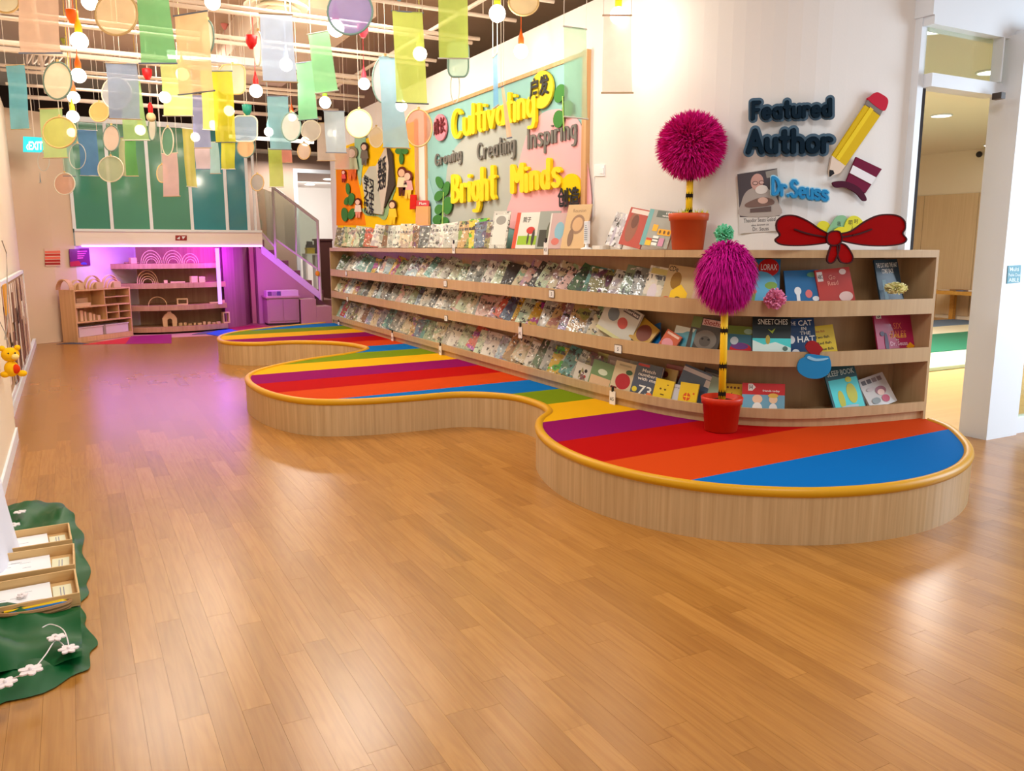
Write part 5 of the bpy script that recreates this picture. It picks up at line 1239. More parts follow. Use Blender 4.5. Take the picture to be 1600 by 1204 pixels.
# trays
TRAYW = wood('tray_wood', (222, 184, 126), (206, 164, 106), 'X', .5, .6); PAPER = M('white_sheet', (240, 240, 240), .7, .2)
def tray(px_list, name_label, i):
    tr = PZ(*px_list[0], .1); br = PZ(*px_list[1], .1)
    c = (tr + br) / 2; L = .56; W = (tr - br).length
    t = thing('wooden_tray', name_label, 'tray', (c.x - L / 2, c.y, .045), 0, 'wooden trays on the green cloth')
    a = math.atan2(tr.x - br.x, tr.y - br.y); t.rotation_euler = (0, 0, -a)
    h = .055; th = .008
    MB().box(-L / 2, -W / 2, 0, L / 2, W / 2, .008).obj('base', TRAYW, t)
    for nm, b in (('side', (-L / 2, -W / 2, .008, L / 2, -W / 2 + th, h)), ('side', (-L / 2, W / 2 - th, .008, L / 2, W / 2, h)), ('end', (L / 2 - th, -W / 2 + th, .008, L / 2, W / 2 - th, h)), ('end', (-L / 2, -W / 2 + th, .008, -L / 2 + th, W / 2 - th, h))):
        smooth_edges(MB().box(*b).obj(nm, TRAYW, t), .002)
    m = Matrix.Translation(t.location) @ Matrix.Rotation(-a, 4, 'Z')
    for j in range(3):
        o = MB().box(-.2, -W * .40, 0, .2, W * .40, .0025).obj('paper_sheet', PAPER)
        o.matrix_world = m @ Matrix.Translation((-.06 + .02 * j, .006 * j, .0095 + .0035 * j)) @ Matrix.Rotation(R.uniform(-.06, .06), 4, 'Z')
        tag(o, ['bottom', 'middle', 'top'][j] + ' white sheet of the papers in the ' + ['far', 'middle', 'near'][i] + ' wooden tray', 'paper', 'papers in the wooden trays')
        if j == 2:
            mb = MB()
            for q in range(9):
                x0 = R.uniform(-.12, .1); y0 = R.uniform(-.25, .25) * W; mb.box(x0, y0, .0026, x0 + R.uniform(.02, .06), y0 + .0025, .003)
            hw = mb.obj('handwriting', M('pen_grey', (150, 150, 160), .6), o); hw['kind'] = 'stuff'
    o = MB().box(-.035, -W * .28, 0, .035, W * .28, .004).obj('name_card', M('card_cream', (226, 224, 190), .6)); o.matrix_world = m @ Matrix.Translation((L / 2 - .06, 0, .010))
    tag(o, 'small cream card at the right end of the ' + ['far', 'middle', 'near'][i] + ' wooden tray', 'card', 'name cards in the trays')
    me = MB().box(.004, -W * .2, .0042, .008, W * .2, .0046).box(-.008, -W * .15, .0042, -.004, W * .2, .0046).obj('print', M('pen_grey', (150, 150, 160), .6), o)
tray([(108, 817), (113, 843)], 'narrow wooden tray of white papers, farthest of the three on the cloth', 0)
tray([(116, 848), (117, 881)], 'wooden tray of white papers between the two other trays on the cloth', 1)
tray([(118, 889), (125, 927)], 'wooden tray of white papers nearest the camera on the cloth', 2)
c = PZ(62, 952, .06); t = thing('pencil_basket', 'small oval wicker basket of coloured pencils between trays and cloth fold', 'basket', (c.x - .02, c.y, .03))
MB().path([(a, b, .045) for a, b in ell(0, 0, .13, .05, 28)], .009, 6, True).obj('rim', M('wicker', (160, 120, 76), .7), t)
for z in (.0, .015, .03): MB().path([(a, b, z) for a, b in ell(0, 0, .12 + z * .2, .045 + z * .1, 28)], .008, 6, True).obj('weave_ring', M('wicker', (160, 120, 76), .7), t)
MB().prism(ell(0, 0, .115, .042, 24), -.006, .0).obj('bottom', M('wicker', (160, 120, 76), .7), t)
for i, cc in enumerate([(40, 120, 190), (246, 196, 20), (236, 206, 40), (110, 80, 60), (60, 150, 190)]):
    y = c.y - .03 + .014 * i
    o = MB().tube((c.x - .12, y, .075 + .006 * (i % 2)), (c.x + .08, y + .005, .082), .006, 6).tube((c.x + .08, y + .005, .082), (c.x + .098, y + .0055, .0825), .006, 6, .001).obj('coloured_pencil', M('pencil_%d' % i, cc, .4))
    tag(o, ['blue', 'golden yellow', 'yellow', 'brown', 'light blue'][i] + ' pencil lying in the oval basket', 'pencil', 'pencils in the basket')
# lace flowers garland
LACE = M('lace_white', (240, 228, 226), .8, .1)
fl_px = [(48, 1047, 17), (107, 1014, 14), (88, 996, 13), (8, 1067, 16), (35, 930, 8), (31, 800, 9), (22, 820, 9), (20, 838, 8)]
for i, (px, py, r) in enumerate(fl_px):
    p = PZ(px, py, .07); rr = r * (p - EYE).dot(FW) / F
    x, y = p.x, p.y
    zc = .075 if py > 900 else .06
    if py > 980 and px < 95: zc = .10
    p = PZ(px, py, zc)
    t = thing('lace_flower', ['large white lace flower near the front edge of the green cloth', 'white lace flower at the right of the garland', 'white lace flower on the garland behind the right one', 'pale lace flower at the left picture edge on the green cloth', 'tiny white lace sprig beside the near tray', 'white lace star at the far end of the cloth', 'grey-white lace flower beside the far tray', 'small lace flower left of the far tray'][i], 'lace flower', p, R.uniform(0, 6), 'lace garland flowers')
    for k in range(6):
        a = k * math.pi / 3
        MB().prism([(rr * .55 * math.cos(a) + x_, rr * .55 * math.sin(a) + y_) for x_, y_ in ell(0, 0, rr * .5, rr * .34, 10, math.degrees(a))], -.002 + .0006 * k, .003 + .0006 * k).obj('petal', LACE, t)
    MB().ball((0, 0, .006), rr * .2, 8, 6).obj('centre', LACE, t)
o = MB().path(spline([tuple(PZ(px, py, z)) for px, py, z in ((2, 1066, .08), (48, 1047, .1), (70, 1024, .1), (88, 1000, .085), (107, 1014, .075), (100, 985, .08), (80, 975, .07), (66, 980, .07))], 6, False), .0022, 5).obj('lace_string', LACE); tag(o, 'white cord joining the lace flowers on the green cloth', 'cord')
# ================================================================== LOFT AND NOOK
lf = struct(MB().box(.12, 15.0, 1.50, 3.04, 17.6, 1.73).obj('trim_1', M('loft_fascia', (240, 230, 222), .5, .3)))
lf['label'] = 'white loft edge above the purple nook'
o = MB().box(.20, 14.985, 1.485, 3.03, 15.02, 1.503).obj('light_strip', M('strip_glow', (206, 140, 255), .5, emit=5)); tag(o, 'glowing violet light strip along the lower edge of the loft', 'lamp')
t = thing('loft_notice', 'small dark red notice with white marks on the loft edge', 'sign', (2.0, 14.99, 1.64))
LF = Plane((1, 14.998, 1.6), (0, -1, 0))
world_part(flat(MB(), [(274, 367.5), (292, 367.5), (292, 375.5), (274, 375.5)], LF, 0, .006), 'plate', M('notice_red', (150, 40, 40), .5), t)
world_part(flat(MB(), [(276, 373), (281, 369), (281, 374)], LF, .006, .002).add(*(lambda a: (a.v, a.f))(flat(MB(), [(284, 369), (290, 369), (286, 374)], LF, .006, .002))), 'white_mark', WHITE2, t)
w3 = struct(MB().box(.12, 14.98, 1.73, 3.04, 15.05, 1.77).obj('window_2', WHITE2))
panes = [(.15, .645, (62, 136, 108)), (.70, 1.235, (76, 146, 114)), (1.285, 1.87, (78, 142, 112)), (1.92, 2.44, (44, 136, 144)), (2.50, 2.80, (38, 130, 148))]
for x0, x1, c in panes:
    MB().box(x0, 15.01, 1.77, x1, 15.03, 3.42).obj('pane', M('teal_film_%d' % c[0], c, .12, .6, coat=.3), w3)
    MB().box(x1, 14.99, 1.77, x1 + .05, 15.05, 3.45).obj('mullion', WHITE2, w3)
MB().box(.10, 14.99, 1.77, .15, 15.05, 3.45).obj('mullion', WHITE2, w3)
MB().box(.10, 14.98, 3.42, 3.04, 15.06, 3.5).obj('head_rail', WHITE2, w3)
o = MB().box(2.92, 15.0, 1.73, 2.96, 15.04, 3.2).obj('loft_post', WHITE2); tag(o, 'slim white post at the right end of the teal loft panes', 'post')
NW = wood('nook_wood', (196, 156, 116), (174, 132, 94), 'Z', .5, .6)
t = thing('nook_shelf', 'built-in curved wooden shelf with four tiers inside the purple-lit nook', 'shelf', (1.7, 15.7, 0))
frontc = spline([(.62, 15.62), (1.0, 15.36), (1.5, 15.27), (2.0, 15.33), (2.46, 15.52)], 5, False)
for i, z in enumerate((.03, .40, .78, 1.115)):
    pts = [(x - (.08 if i == 3 else 0), y) for x, y in frontc] + [(2.46, 16.0), (1.04, 15.92)]
    world_part(MB().prism(pts, z, z + .085), 'shelf_board', NW, t, False, True)
world_part(MB().box(1.05, 15.98, 0, 2.44, 16.03, 1.48), 'back_panel', NW, t)
o = MB().box(2.30, 15.38, .48, 2.36, 15.43, 1.46).obj('light_bar', M('bar_glow', (206, 170, 250), .5, emit=.8)); tag(o, 'pale glowing vertical light bar at the right of the nook shelf', 'lamp')
t2 = thing('curved_screen', 'tall wooden panel lit purple between nook shelf and stairs', 'panel', (2.9, 16.4, 0))
world_part(wall_path('tmp', [(2.46, 15.72), (2.75, 16.05), (3.02, 16.5), (3.2, 17.0)], 0, 1.5, .06, NW) and MB().box(0, 0, -9, .001, .001, -8.99), 'x', NW, t2) if False else None
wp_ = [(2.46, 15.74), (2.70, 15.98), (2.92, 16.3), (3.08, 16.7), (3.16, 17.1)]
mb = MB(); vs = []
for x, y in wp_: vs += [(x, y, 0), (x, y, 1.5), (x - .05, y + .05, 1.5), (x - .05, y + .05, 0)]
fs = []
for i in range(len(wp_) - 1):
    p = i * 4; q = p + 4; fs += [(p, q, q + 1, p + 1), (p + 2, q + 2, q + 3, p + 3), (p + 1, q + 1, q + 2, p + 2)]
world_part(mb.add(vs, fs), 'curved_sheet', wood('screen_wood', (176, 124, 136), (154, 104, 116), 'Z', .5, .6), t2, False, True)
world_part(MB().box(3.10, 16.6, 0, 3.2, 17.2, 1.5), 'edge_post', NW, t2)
# arches
BLK_W = M('toy_wood', (222, 186, 140), .55, .3)
def arch_set(label, c, rz, radii, step, name='rainbow_stacker', depth=.05, th=.010):
    t = thing(name, label, 'wooden toy', c, rz, 'wooden arch toys')
    for i, r in enumerate(radii):
        mb = MB(); vs = []; fs = []; n = 14; y0 = i * step
        for k in range(n + 1):
            a = math.pi * k / n; cc, s_ = math.cos(a), math.sin(a) * (1 + .12 * i)
            vs += [(r * cc, y0, r * s_), ((r - th) * cc, y0, (r - th) * s_), ((r - th) * cc, y0 + depth, (r - th) * s_), (r * cc, y0 + depth, r * s_)]
        for k in range(n):
            p = k * 4; q = p + 4
            for e in range(4): fs.append((p + e, p + (e + 1) % 4, q + (e + 1) % 4, q + e))
        fs += [(3, 2, 1, 0), (n * 4, n * 4 + 1, n * 4 + 2, n * 4 + 3)]
        mb.add(vs, fs).obj('arch', BLK_W, t, False, True)
    return t
def on_shelf(px, z, y): p = PY(px, 400, y); return Vector((p.x, y, z + .001))
zt = [.115, .485, .865, 1.20]
arch_set('leftmost set of nested wooden arches on the top nook shelf', on_shelf(236, zt[3], 15.46), 0, [.085, .112, .14, .168], .012)
arch_set('middle set of nested wooden arches on the top nook shelf', on_shelf(270, zt[3], 15.46), 0, [.085, .112, .14, .168], .012)
arch_set('small low set of arches at the right on the top nook shelf', on_shelf(297, zt[3], 15.48), 0, [.07, .105, .14], .01)
arch_set('set of nested wooden arches on the second nook shelf', on_shelf(228, zt[2], 15.42), 0, [.085, .112, .14, .168], .012)
arch_set('single thin wooden arch on the third nook shelf', on_shelf(241, zt[1], 15.42), 0, [.15], .05)
def block(label, px, z, y, sx, sy, sz, rz=0, name='wooden_block', hollow=False):
    c = on_shelf(px, z, y)
    if hollow:
        t = thing(name, label, 'wooden toy', c, rz)
        for nm, b in (('bottom', (-sx, -sy, 0, sx, sy, .02)), ('top', (-sx, -sy, 2 * sz - .02, sx, sy, 2 * sz)), ('side', (-sx, -sy, .02, -sx + .02, sy, 2 * sz - .02)), ('side', (sx - .02, -sy, .02, sx, sy, 2 * sz - .02))): MB().box(*b).obj(nm, BLK_W, t)
        return
    o = MB().box(-sx, -sy, 0, sx, sy, 2 * sz).obj(name, BLK_W); o.location = c; o.rotation_euler = (0, 0, rz); smooth_edges(o, .004)
    tag(o, label, 'wooden toy', 'wooden blocks in the nook')
block('pale square block at the left end of the top nook shelf', 207, zt[3], 15.55, .05, .05, .05, .3)
block('flat plank under the pale block on the top nook shelf', 205, zt[3], 15.75, .11, .06, .012, .2)
block('cube with a dark side at the right of the second nook shelf', 300, zt[2], 15.42, .055, .05, .055, .3)
block('pale cube rightmost on the second nook shelf', 313, zt[2], 15.42, .05, .05, .05)
block('long thin plank on the second nook shelf', 275, zt[2], 15.42, .12, .02, .012, .1)
block('short peg left of the long plank on the second nook shelf', 256, zt[2], 15.42, .03, .03, .025)
block('open wooden frame block on the third nook shelf', 280, zt[1], 15.42, .09, .04, .055, 0, 'frame_block', True)
block('thin flat block at the right end of the third nook shelf', 330, zt[1], 15.52, .08, .03, .012)
block('small block beside the flat one on the third nook shelf', 344, zt[1], 15.62, .03, .03, .025)
for i in range(9): block('small loose block on the lowest nook shelf, %s from the arch house' % ordinal(i + 1), 275 + i * 7.5, zt[0], 15.42 + .012 * i, R.uniform(.018, .035), .02, R.uniform(.014, .028), R.uniform(0, 1))
block('open square frame at the right end of the lowest nook shelf', 347, zt[0], 15.62, .06, .05, .10, .2, 'frame_block', True)
t = thing('arch_house', 'rounded wooden house block with an arched hole on the lowest nook shelf', 'wooden toy', on_shelf(258, zt[0], 15.42))
o_ = [(-.11, 0), (-.12, .14), (-.08, .2), (-.03, .235), (-.03, .26), (.03, .26), (.03, .235), (.08, .2), (.12, .14), (.11, 0), (.04, 0), (.04, .1)] + [(.04 * math.cos(math.pi * k / 8), .1 + .04 * math.sin(math.pi * k / 8)) for k in range(1, 8)] + [(-.04, .1), (-.04, 0)]
from mathutils.geometry import tessellate_polygon
tr = [tuple(x) for x in tessellate_polygon([[Vector((a, b, 0)) for a, b in o_]])]; n = len(o_)
MB().add([(a, -.04, b) for a, b in o_] + [(a, .04, b) for a, b in o_], tr + [tuple(i + n for i in reversed(x)) for x in tr] + [(i, (i + 1) % n, n + (i + 1) % n, n + i) for i in range(n)]).obj('arch_body', BLK_W, t, False, True)
# open cabinet in front
A = Vector((.03, 14.46)); B = Vector((.87, 15.24)); W_ = (B - A).length; rz = math.atan2(B.y - A.y, B.x - A.x)
t = thing('toy_cabinet', 'low open wooden toy cabinet of three shelves standing angled at the left of the nook', 'cabinet', (A.x, A.y, 0), rz)
CW = wood('cabinet_wood', (226, 184, 134), (206, 160, 108), 'Z', .5, .6)
D_ = .30; HH = .80
for nm, b in (('side', (0, 0, 0, .022, D_, HH)), ('side', (W_ - .022, 0, 0, W_, D_, HH)), ('top', (0, 0, HH, W_, D_, HH + .022)), ('shelf', (.022, .0, .06, W_ - .022, D_, .08)), ('shelf', (.022, 0, .30, W_ - .022, D_, .32)), ('shelf', (.022, 0, .54, W_ - .022, D_, .56)), ('back', (.022, D_ - .012, .0, W_ - .022, D_, HH)), ('plinth', (.022, .0, 0, W_ - .022, .02, .06)),
              ('divider', (.62, .01, .32, .635, D_, .54)), ('divider', (.88, .01, .32, .895, D_, .54)), ('divider', (.60, .01, .56, .615, D_, HH)), ('small_shelf', (.635, .01, .42, W_ - .022, D_, .432)), ('small_shelf', (.615, .01, .67, W_ - .022, D_, .682))):
    MB().box(*b).obj(nm, CW, t)
cm = Matrix.Translation((A.x, A.y, 0)) @ Matrix.Rotation(rz, 4, 'Z')
def incab(label, x, y, z, sx, sy, sz, mat=BLK_W, name='wooden_block', cat='wooden toy', g='blocks in the toy cabinet'):
    o = MB().box(0, 0, 0, sx, sy, sz).obj(name, mat); o.matrix_world = cm @ Matrix.Translation((x, y, z + .001)); tag(o, label, cat, g)
incab('low grooved block at the left of the cabinet upper shelf', .05, .04, .56, .30, .12, .05)
incab('longer block behind the low one on the cabinet upper shelf', .20, .17, .56, .22, .1, .12)
for i in range(6): incab('upright plank in the cabinet middle shelf, %s from its left' % ordinal(i + 1), .06 + .085 * i, .06, .32, .035 + .02 * (i % 2), .15, .20 - .025 * i)
for i in range(2):
    t3 = thing('plastic_bin', ['left', 'right'][i] + ' translucent plastic bin on the bottom cabinet shelf', 'bin', cm @ Vector((.06 + .54 * i, .03, .081)), rz)
    BIN = M('bin_plastic', (226, 206, 206), .3, .5)
    for nm, b in (('front', (0, 0, 0, .48, .006, .15)), ('side', (0, 0, 0, .006, .22, .15)), ('side', (.474, 0, 0, .48, .22, .15)), ('rear', (0, .214, 0, .48, .22, .15)), ('bottom', (0, 0, 0, .48, .22, .006)), ('rim', (-.01, -.01, .14, .49, .0, .155))): MB().box(*b).obj(nm, BIN, t3)
for i, x in enumerate((.16, .50, .86)):
    arch_set(['first', 'second', 'third'][i] + ' group of wooden arches on top of the toy cabinet from its left', cm @ Vector((x, .02, HH + .023)), rz, [.11, .14, .17][: 3 if i else 2], .04)
    incab(['first', 'second', 'third'][i] + ' cube under the arches on top of the toy cabinet from its left', x - .05, -.0, HH + .022, .10 + .05 * (i > 0), .07, .10)
mb = MB(); vs = []; fs = []
for k in range(13):
    a = math.pi * k / 12; vs += [(-.0 + .13 + .13 * math.cos(a) * -1 - .13, .02, .16 * math.sin(a)), (.0 + .13 * math.cos(a) * -1, .26, .16 * math.sin(a))]
for k in range(12): fs.append((2 * k, 2 * k + 2, 2 * k + 3, 2 * k + 1))
# curved half tunnel at the left end of the cabinet top
mb = MB(); vs = []; fs = []
for k in range(13):
    a = math.pi * k / 12; y = .15 - .14 * math.cos(a); z = .17 * math.sin(a)
    vs += [(.0, y, z), (.09, y, z), (.09, y, z * .9 - .0), (0, y, z * .9)]
for k in range(12):
    p = 4 * k; q = p + 4; fs += [(p, p + 1, q + 1, q), (p + 1, p + 2, q + 2, q + 1), (p + 2, p + 3, q + 3, q + 2), (p + 3, p, q, q + 3)]
o = mb.add(vs, fs).obj('tunnel_block', CW, None, False, True); o.matrix_world = cm @ Matrix.Translation((-.06, 0, HH + .023)); tag(o, 'solid curved wooden tunnel at the left end of the cabinet top', 'wooden toy')
# inlaid mats near the nook
for i, (pts, c, lb) in enumerate((([(130, 538), (205, 526), (225, 536)], (206, 20, 24), 'red'), ([(205, 525), (268, 522), (268, 536), (196, 537)], (150, 10, 96), 'purple'), ([(88, 537), (118, 534), (140, 537)], (50, 70, 96), 'dark blue'),
        ([(300, 522), (352, 511), (362, 517), (345, 520)], (90, 96, 110), 'grey'), ([(322, 521), (352, 512.5), (380, 514), (345, 525)], (20, 90, 196), 'bright blue'), ([(352, 512), (395, 508), (440, 511), (380, 518)], (150, 14, 60), 'crimson'))):
    mb = MB(); v = [PZ(x, y, .003 + .0008 * i) for x, y in pts]
    if (v[1] - v[0]).cross(v[2] - v[0]).z < 0: v.reverse()
    n = len(v); mb.add(v + [Vector((p.x, p.y, -.004)) for p in v], [tuple(range(n))] + [(i_, n + i_, n + (i_ + 1) % n, (i_ + 1) % n) for i_ in range(n)])
    o = mb.obj('floor_inlay', M('inlay_%d_%d_%d' % c, c, .5), None, False, True); tag(o, lb + ' vinyl patch laid in the floor near the nook', 'floor inlay')
# posters on the far wall
def wplane(a, b): d = (Vector(b) - Vector(a)).normalized(); return Plane((a[0], a[1], 1), (d.y, -d.x, 0))
PW1 = wplane(FARP[0], FARP[1]); PW2 = wplane(FARP[2], FARP[3])
t = thing('striped_poster', 'small sheet of red and orange stripes on the far left wall', 'poster', PW1.at(82, 402))
world_part(flat(MB(), [(69, 388), (94, 387), (95, 415), (71, 416)], PW1, .01, .004), 'paper', M('poster_cream', (226, 196, 176), .7), t)
for i, c in enumerate(((236, 120, 96), (200, 60, 40), (236, 110, 86), (180, 36, 30), (160, 30, 24))):
    y = 392 + i * 4.6; world_part(flat(MB(), [(70, y), (94, y - .6), (94.5, y + 3), (70.5, y + 3.4)], PW1, .014, .002), 'stripe_band', M('pstripe_%d' % i, c, .6), t)
t = thing('purple_poster', 'purple poster with pink lettering lines on the far wall beside the toy cabinet', 'poster', PW2.at(124, 402))
world_part(flat(MB(), [(108, 389), (139, 387.5), (141.5, 414.5), (110, 416.5)], PW2, .01, .004), 'paper', M('poster_purple', (110, 10, 96), .5), t)
world_part(flat(MB(), [(109, 409), (123, 407), (130, 415), (110, 416)], PW2, .014, .001), 'print', M('poster_red', (180, 30, 40), .5), t)
world_part(flat(MB(), ell(131, 413, 5, 3.5, 12, 0, 180, 360), PW2, .015, .001), 'print', M('poster_blue', (70, 70, 190), .5), t)
for i in range(4): world_part(flat(MB(), [(121, 392 + 3.4 * i), (136 - 2 * i, 391.5 + 3.4 * i), (136 - 2 * i, 393.2 + 3.4 * i), (121, 393.8 + 3.4 * i)], PW2, .014, .001), 'text_line', M('poster_pink', (226, 90, 170), .5), t)
# exit sign
EXP = Plane((-.1, 14.3, 3), (0, -1, 0))
t = thing('exit_sign', 'glowing cyan exit sign hanging before the far left wall', 'sign', EXP.at(52, 227))
world_part(flat(MB(), [(36, 213), (70, 215), (70, 238), (36, 237)], EXP, 0, .05), 'lit_box', M('exit_cyan', (40, 190, 200), .4, emit=1.1), t)
text_px('‹EXIT', (41, 221, 67, 234), EXP, .051, .002, M('exit_white', (230, 255, 255), .4, emit=2.5), t, 'lettering', .02)
world_part(MB().tube(EXP.at(53, 213, .025), Vector((EXP.at(53, 213, .025).x, EXP.at(53, 213, .025).y, 4.3)), .008, 6), 'hanging_rod', PIPE, t)
# ------------------------------------------------------------------ stairs
SB = M('stair_brown', (124, 86, 78), .6, .3); SP = M('stair_side', (190, 150, 140), .6, .3)
t = thing('staircase', 'brown stairs rising to the loft behind the bookshelf end', 'stairs', (4.2, 16.9, 0))
for i in range(8):
    x1 = 4.95 - i * .225; world_part(MB().box(x1 - .225 if i < 7 else 3.18, 16.5, 0, x1, 17.58, .2 * (i + 1) + .02), 'step', SB, t)
world_part(MB().prism([(0, 0)], 0, 0) if False else MB().add([(4.45, 16.42, .40), (4.45, 16.42, .55), (3.3, 16.42, 1.52), (3.3, 16.42, 1.36), (4.45, 16.48, .40), (4.45, 16.48, .55), (3.3, 16.48, 1.52), (3.3, 16.48, 1.36)], [(0, 1, 2, 3), (7, 6, 5, 4), (1, 5, 6, 2), (0, 4, 5, 1), (3, 2, 6, 7), (0, 3, 7, 4)]), 'stringer', M('stringer_white', (232, 214, 226), .5), t, False, True)
world_part(MB().add([(3.2, 16.44, 0), (3.2, 16.44, 1.5), (3.33, 16.44, 1.42), (4.3, 16.44, .58), (4.3, 16.44, 0)], [(0, 4, 3, 2, 1)]), 'side_sheet', SP, t, False, True)
r = thing('stair_railing', 'white framed glass railing sloping down beside the stairs', 'railing', (4.4, 16.4, .45))
RP = lambda px, py: PY(px, py, 16.38)
WM = M('railing_white', (226, 214, 204), .4, .4)
for nm, a, b, w_ in (('newel_post', (501, 468), (496, 344), .028), ('post', (431, 403), (426, 292), .024), ('hand_rail', (426, 292), (497, 346), .03), ('lower_rail', (431, 374), (496, 420), .018), ('lower_rail', (407, 361), (430, 386), .018), ('stile', (462, 318), (463, 396), .014)):
    world_part(MB().tube(RP(*a), RP(*b), w_, 8), nm, WM, r)
q_ = [RP(428, 295), RP(495, 347), RP(496, 419), RP(431, 373)]
world_part(MB().add(q_ + [v + Vector((0, .012, 0)) for v in q_], [(0, 1, 2, 3), (7, 6, 5, 4), (0, 4, 5, 1), (1, 5, 6, 2), (2, 6, 7, 3), (3, 7, 4, 0)]), 'glass_panel', glass('rail_glass', (214, 220, 212), .1), r)
q_ = [RP(400, 290), RP(425, 300), RP(429, 384), RP(408, 362)]
world_part(MB().add(q_ + [v + Vector((0, .012, 0)) for v in q_], [(0, 1, 2, 3), (7, 6, 5, 4)]), 'glass_panel', glass('rail_glass'), r)
o = MB().ball((0, 0, 0), .045, 10, 8, (1, 1, 1.2)).obj('yellow_tassel', M('tassel', (246, 176, 20), .7)); o.location = PY(496, 427, 16.32); tag(o, 'small yellow-orange ball hanging on the stair post', 'toy')
t = thing('low_cabinet', 'low greyish cabinet standing before the stairs left of the bookshelf', 'cabinet', (3.6, 16.1, 0))
GC = M('cabinet_mauve', (170, 132, 130), .6, .3)
world_part(MB().box(3.26, 15.95, .04, 3.86, 16.36, .52), 'body', GC, t); world_part(MB().box(3.24, 15.92, .52, 3.88, 16.38, .55), 'top', SP, t); world_part(MB().box(3.28, 15.97, 0, 3.84, 16.34, .04), 'plinth', M('plinth_dark', (60, 46, 46), .7), t); world_part(MB().box(3.30, 15.94, .08, 3.55, 15.95, .50).box(3.57, 15.94, .08, 3.82, 15.95, .50), 'door', GC, t)
t = thing('label_box', 'flat white box with small photo labels on the low cabinet', 'box', (3.5, 16.05, .55))
world_part(MB().box(3.26, 15.95, .551, 3.86, 16.2, .66), 'body', M('pale_mauve', (220, 190, 196), .5), t)
for i in range(3): world_part(MB().box(3.28 + .085 * i, 15.943, .565, 3.355 + .085 * i, 15.95, .645), 'photo_label', M('photo_lab_%d' % i, [(110, 70, 110), (160, 120, 150), (96, 76, 120)][i], .5), t)
for i, (x0, x1, h) in enumerate(((3.9, 4.2, .48), (4.2, 4.5, .33), (4.5, 4.85, .2))):
    o = MB().box(x0, 15.95, 0, x1, 16.38, h).obj('stair_block', SP); smooth_edges(o, .006); tag(o, ['tallest', 'middle', 'lowest'][i] + ' pinkish stepped block at the foot of the stairs', 'block', 'stepped blocks at the stairs')
# lit room details
DP = Plane((5, 20.9, 2), (0, -1, 0))
ca, cb = PY(499, 373, 18.9), PY(519, 373, 18.9)
t = thing('brown_counter', 'dark brown counter in the bright room behind the bookshelf end', 'counter', ((ca.x + cb.x) / 2, 18.9, 0))
CB = M('counter_brown', (84, 48, 40), .6)
world_part(MB().box(ca.x, 18.9, 0, cb.x, 19.4, ca.z - .04), 'body', CB, t); world_part(MB().box(ca.x - .03, 18.87, ca.z - .04, cb.x + .03, 19.43, ca.z), 'worktop', CB, t)
ca, cb, cm_ = PY(480, 387, 18.9), PY(492, 396, 18.9), PY(486, 377, 18.9)
t = thing('white_stand', 'low white stand under the yellow crate in the bright room', 'stand', ((ca.x + cb.x) / 2, 19.0, 0))
world_part(MB().box(ca.x - .05, 18.88, cb.z - .03, cb.x + .05, 19.2, cb.z), 'top', LITW, t)
for x in (ca.x - .05, cb.x + .01): world_part(MB().box(x, 18.9, 0, x + .04, 19.18, cb.z - .03), 'side', LITW, t)
t = thing('yellow_crate', 'yellow crate standing on the white stand in the bright room', 'crate', ((ca.x + cb.x) / 2, 19.0, cb.z))
CY_ = M('crate_yellow', (240, 206, 20), .5)
world_part(MB().box(ca.x, 18.9, cb.z + .001, cb.x, 19.1, ca.z), 'body', CY_, t); world_part(MB().box(ca.x - .01, 18.89, ca.z - .025, cb.x + .01, 19.11, ca.z), 'rim', CY_, t)
t = thing('black_machine', 'small dark machine on top of the yellow crate in the bright room', 'machine', ((ca.x + cb.x) / 2, 19.0, ca.z))
DM = M('machine_dark', (60, 64, 66), .5)
world_part(MB().box(ca.x + .01, 18.92, ca.z + .001, cb.x - .01, 19.08, (ca.z + cm_.z) / 2), 'base', DM, t); world_part(MB().box(ca.x + .03, 18.95, (ca.z + cm_.z) / 2, cb.x - .03, 19.07, cm_.z), 'head', DM, t)
for i, (px, py) in enumerate(((484, 288), (514, 280))):
    p = PZ(px, py, 3.275); o = MB().lathe([(.14, -.01), (.14, 0)], (0, 0, 0), 16).obj('downlight', LAMP); o.location = p; tag(o, ['left', 'right'][i] + ' flat ceiling downlight in the bright room behind the stairs', 'ceiling light')
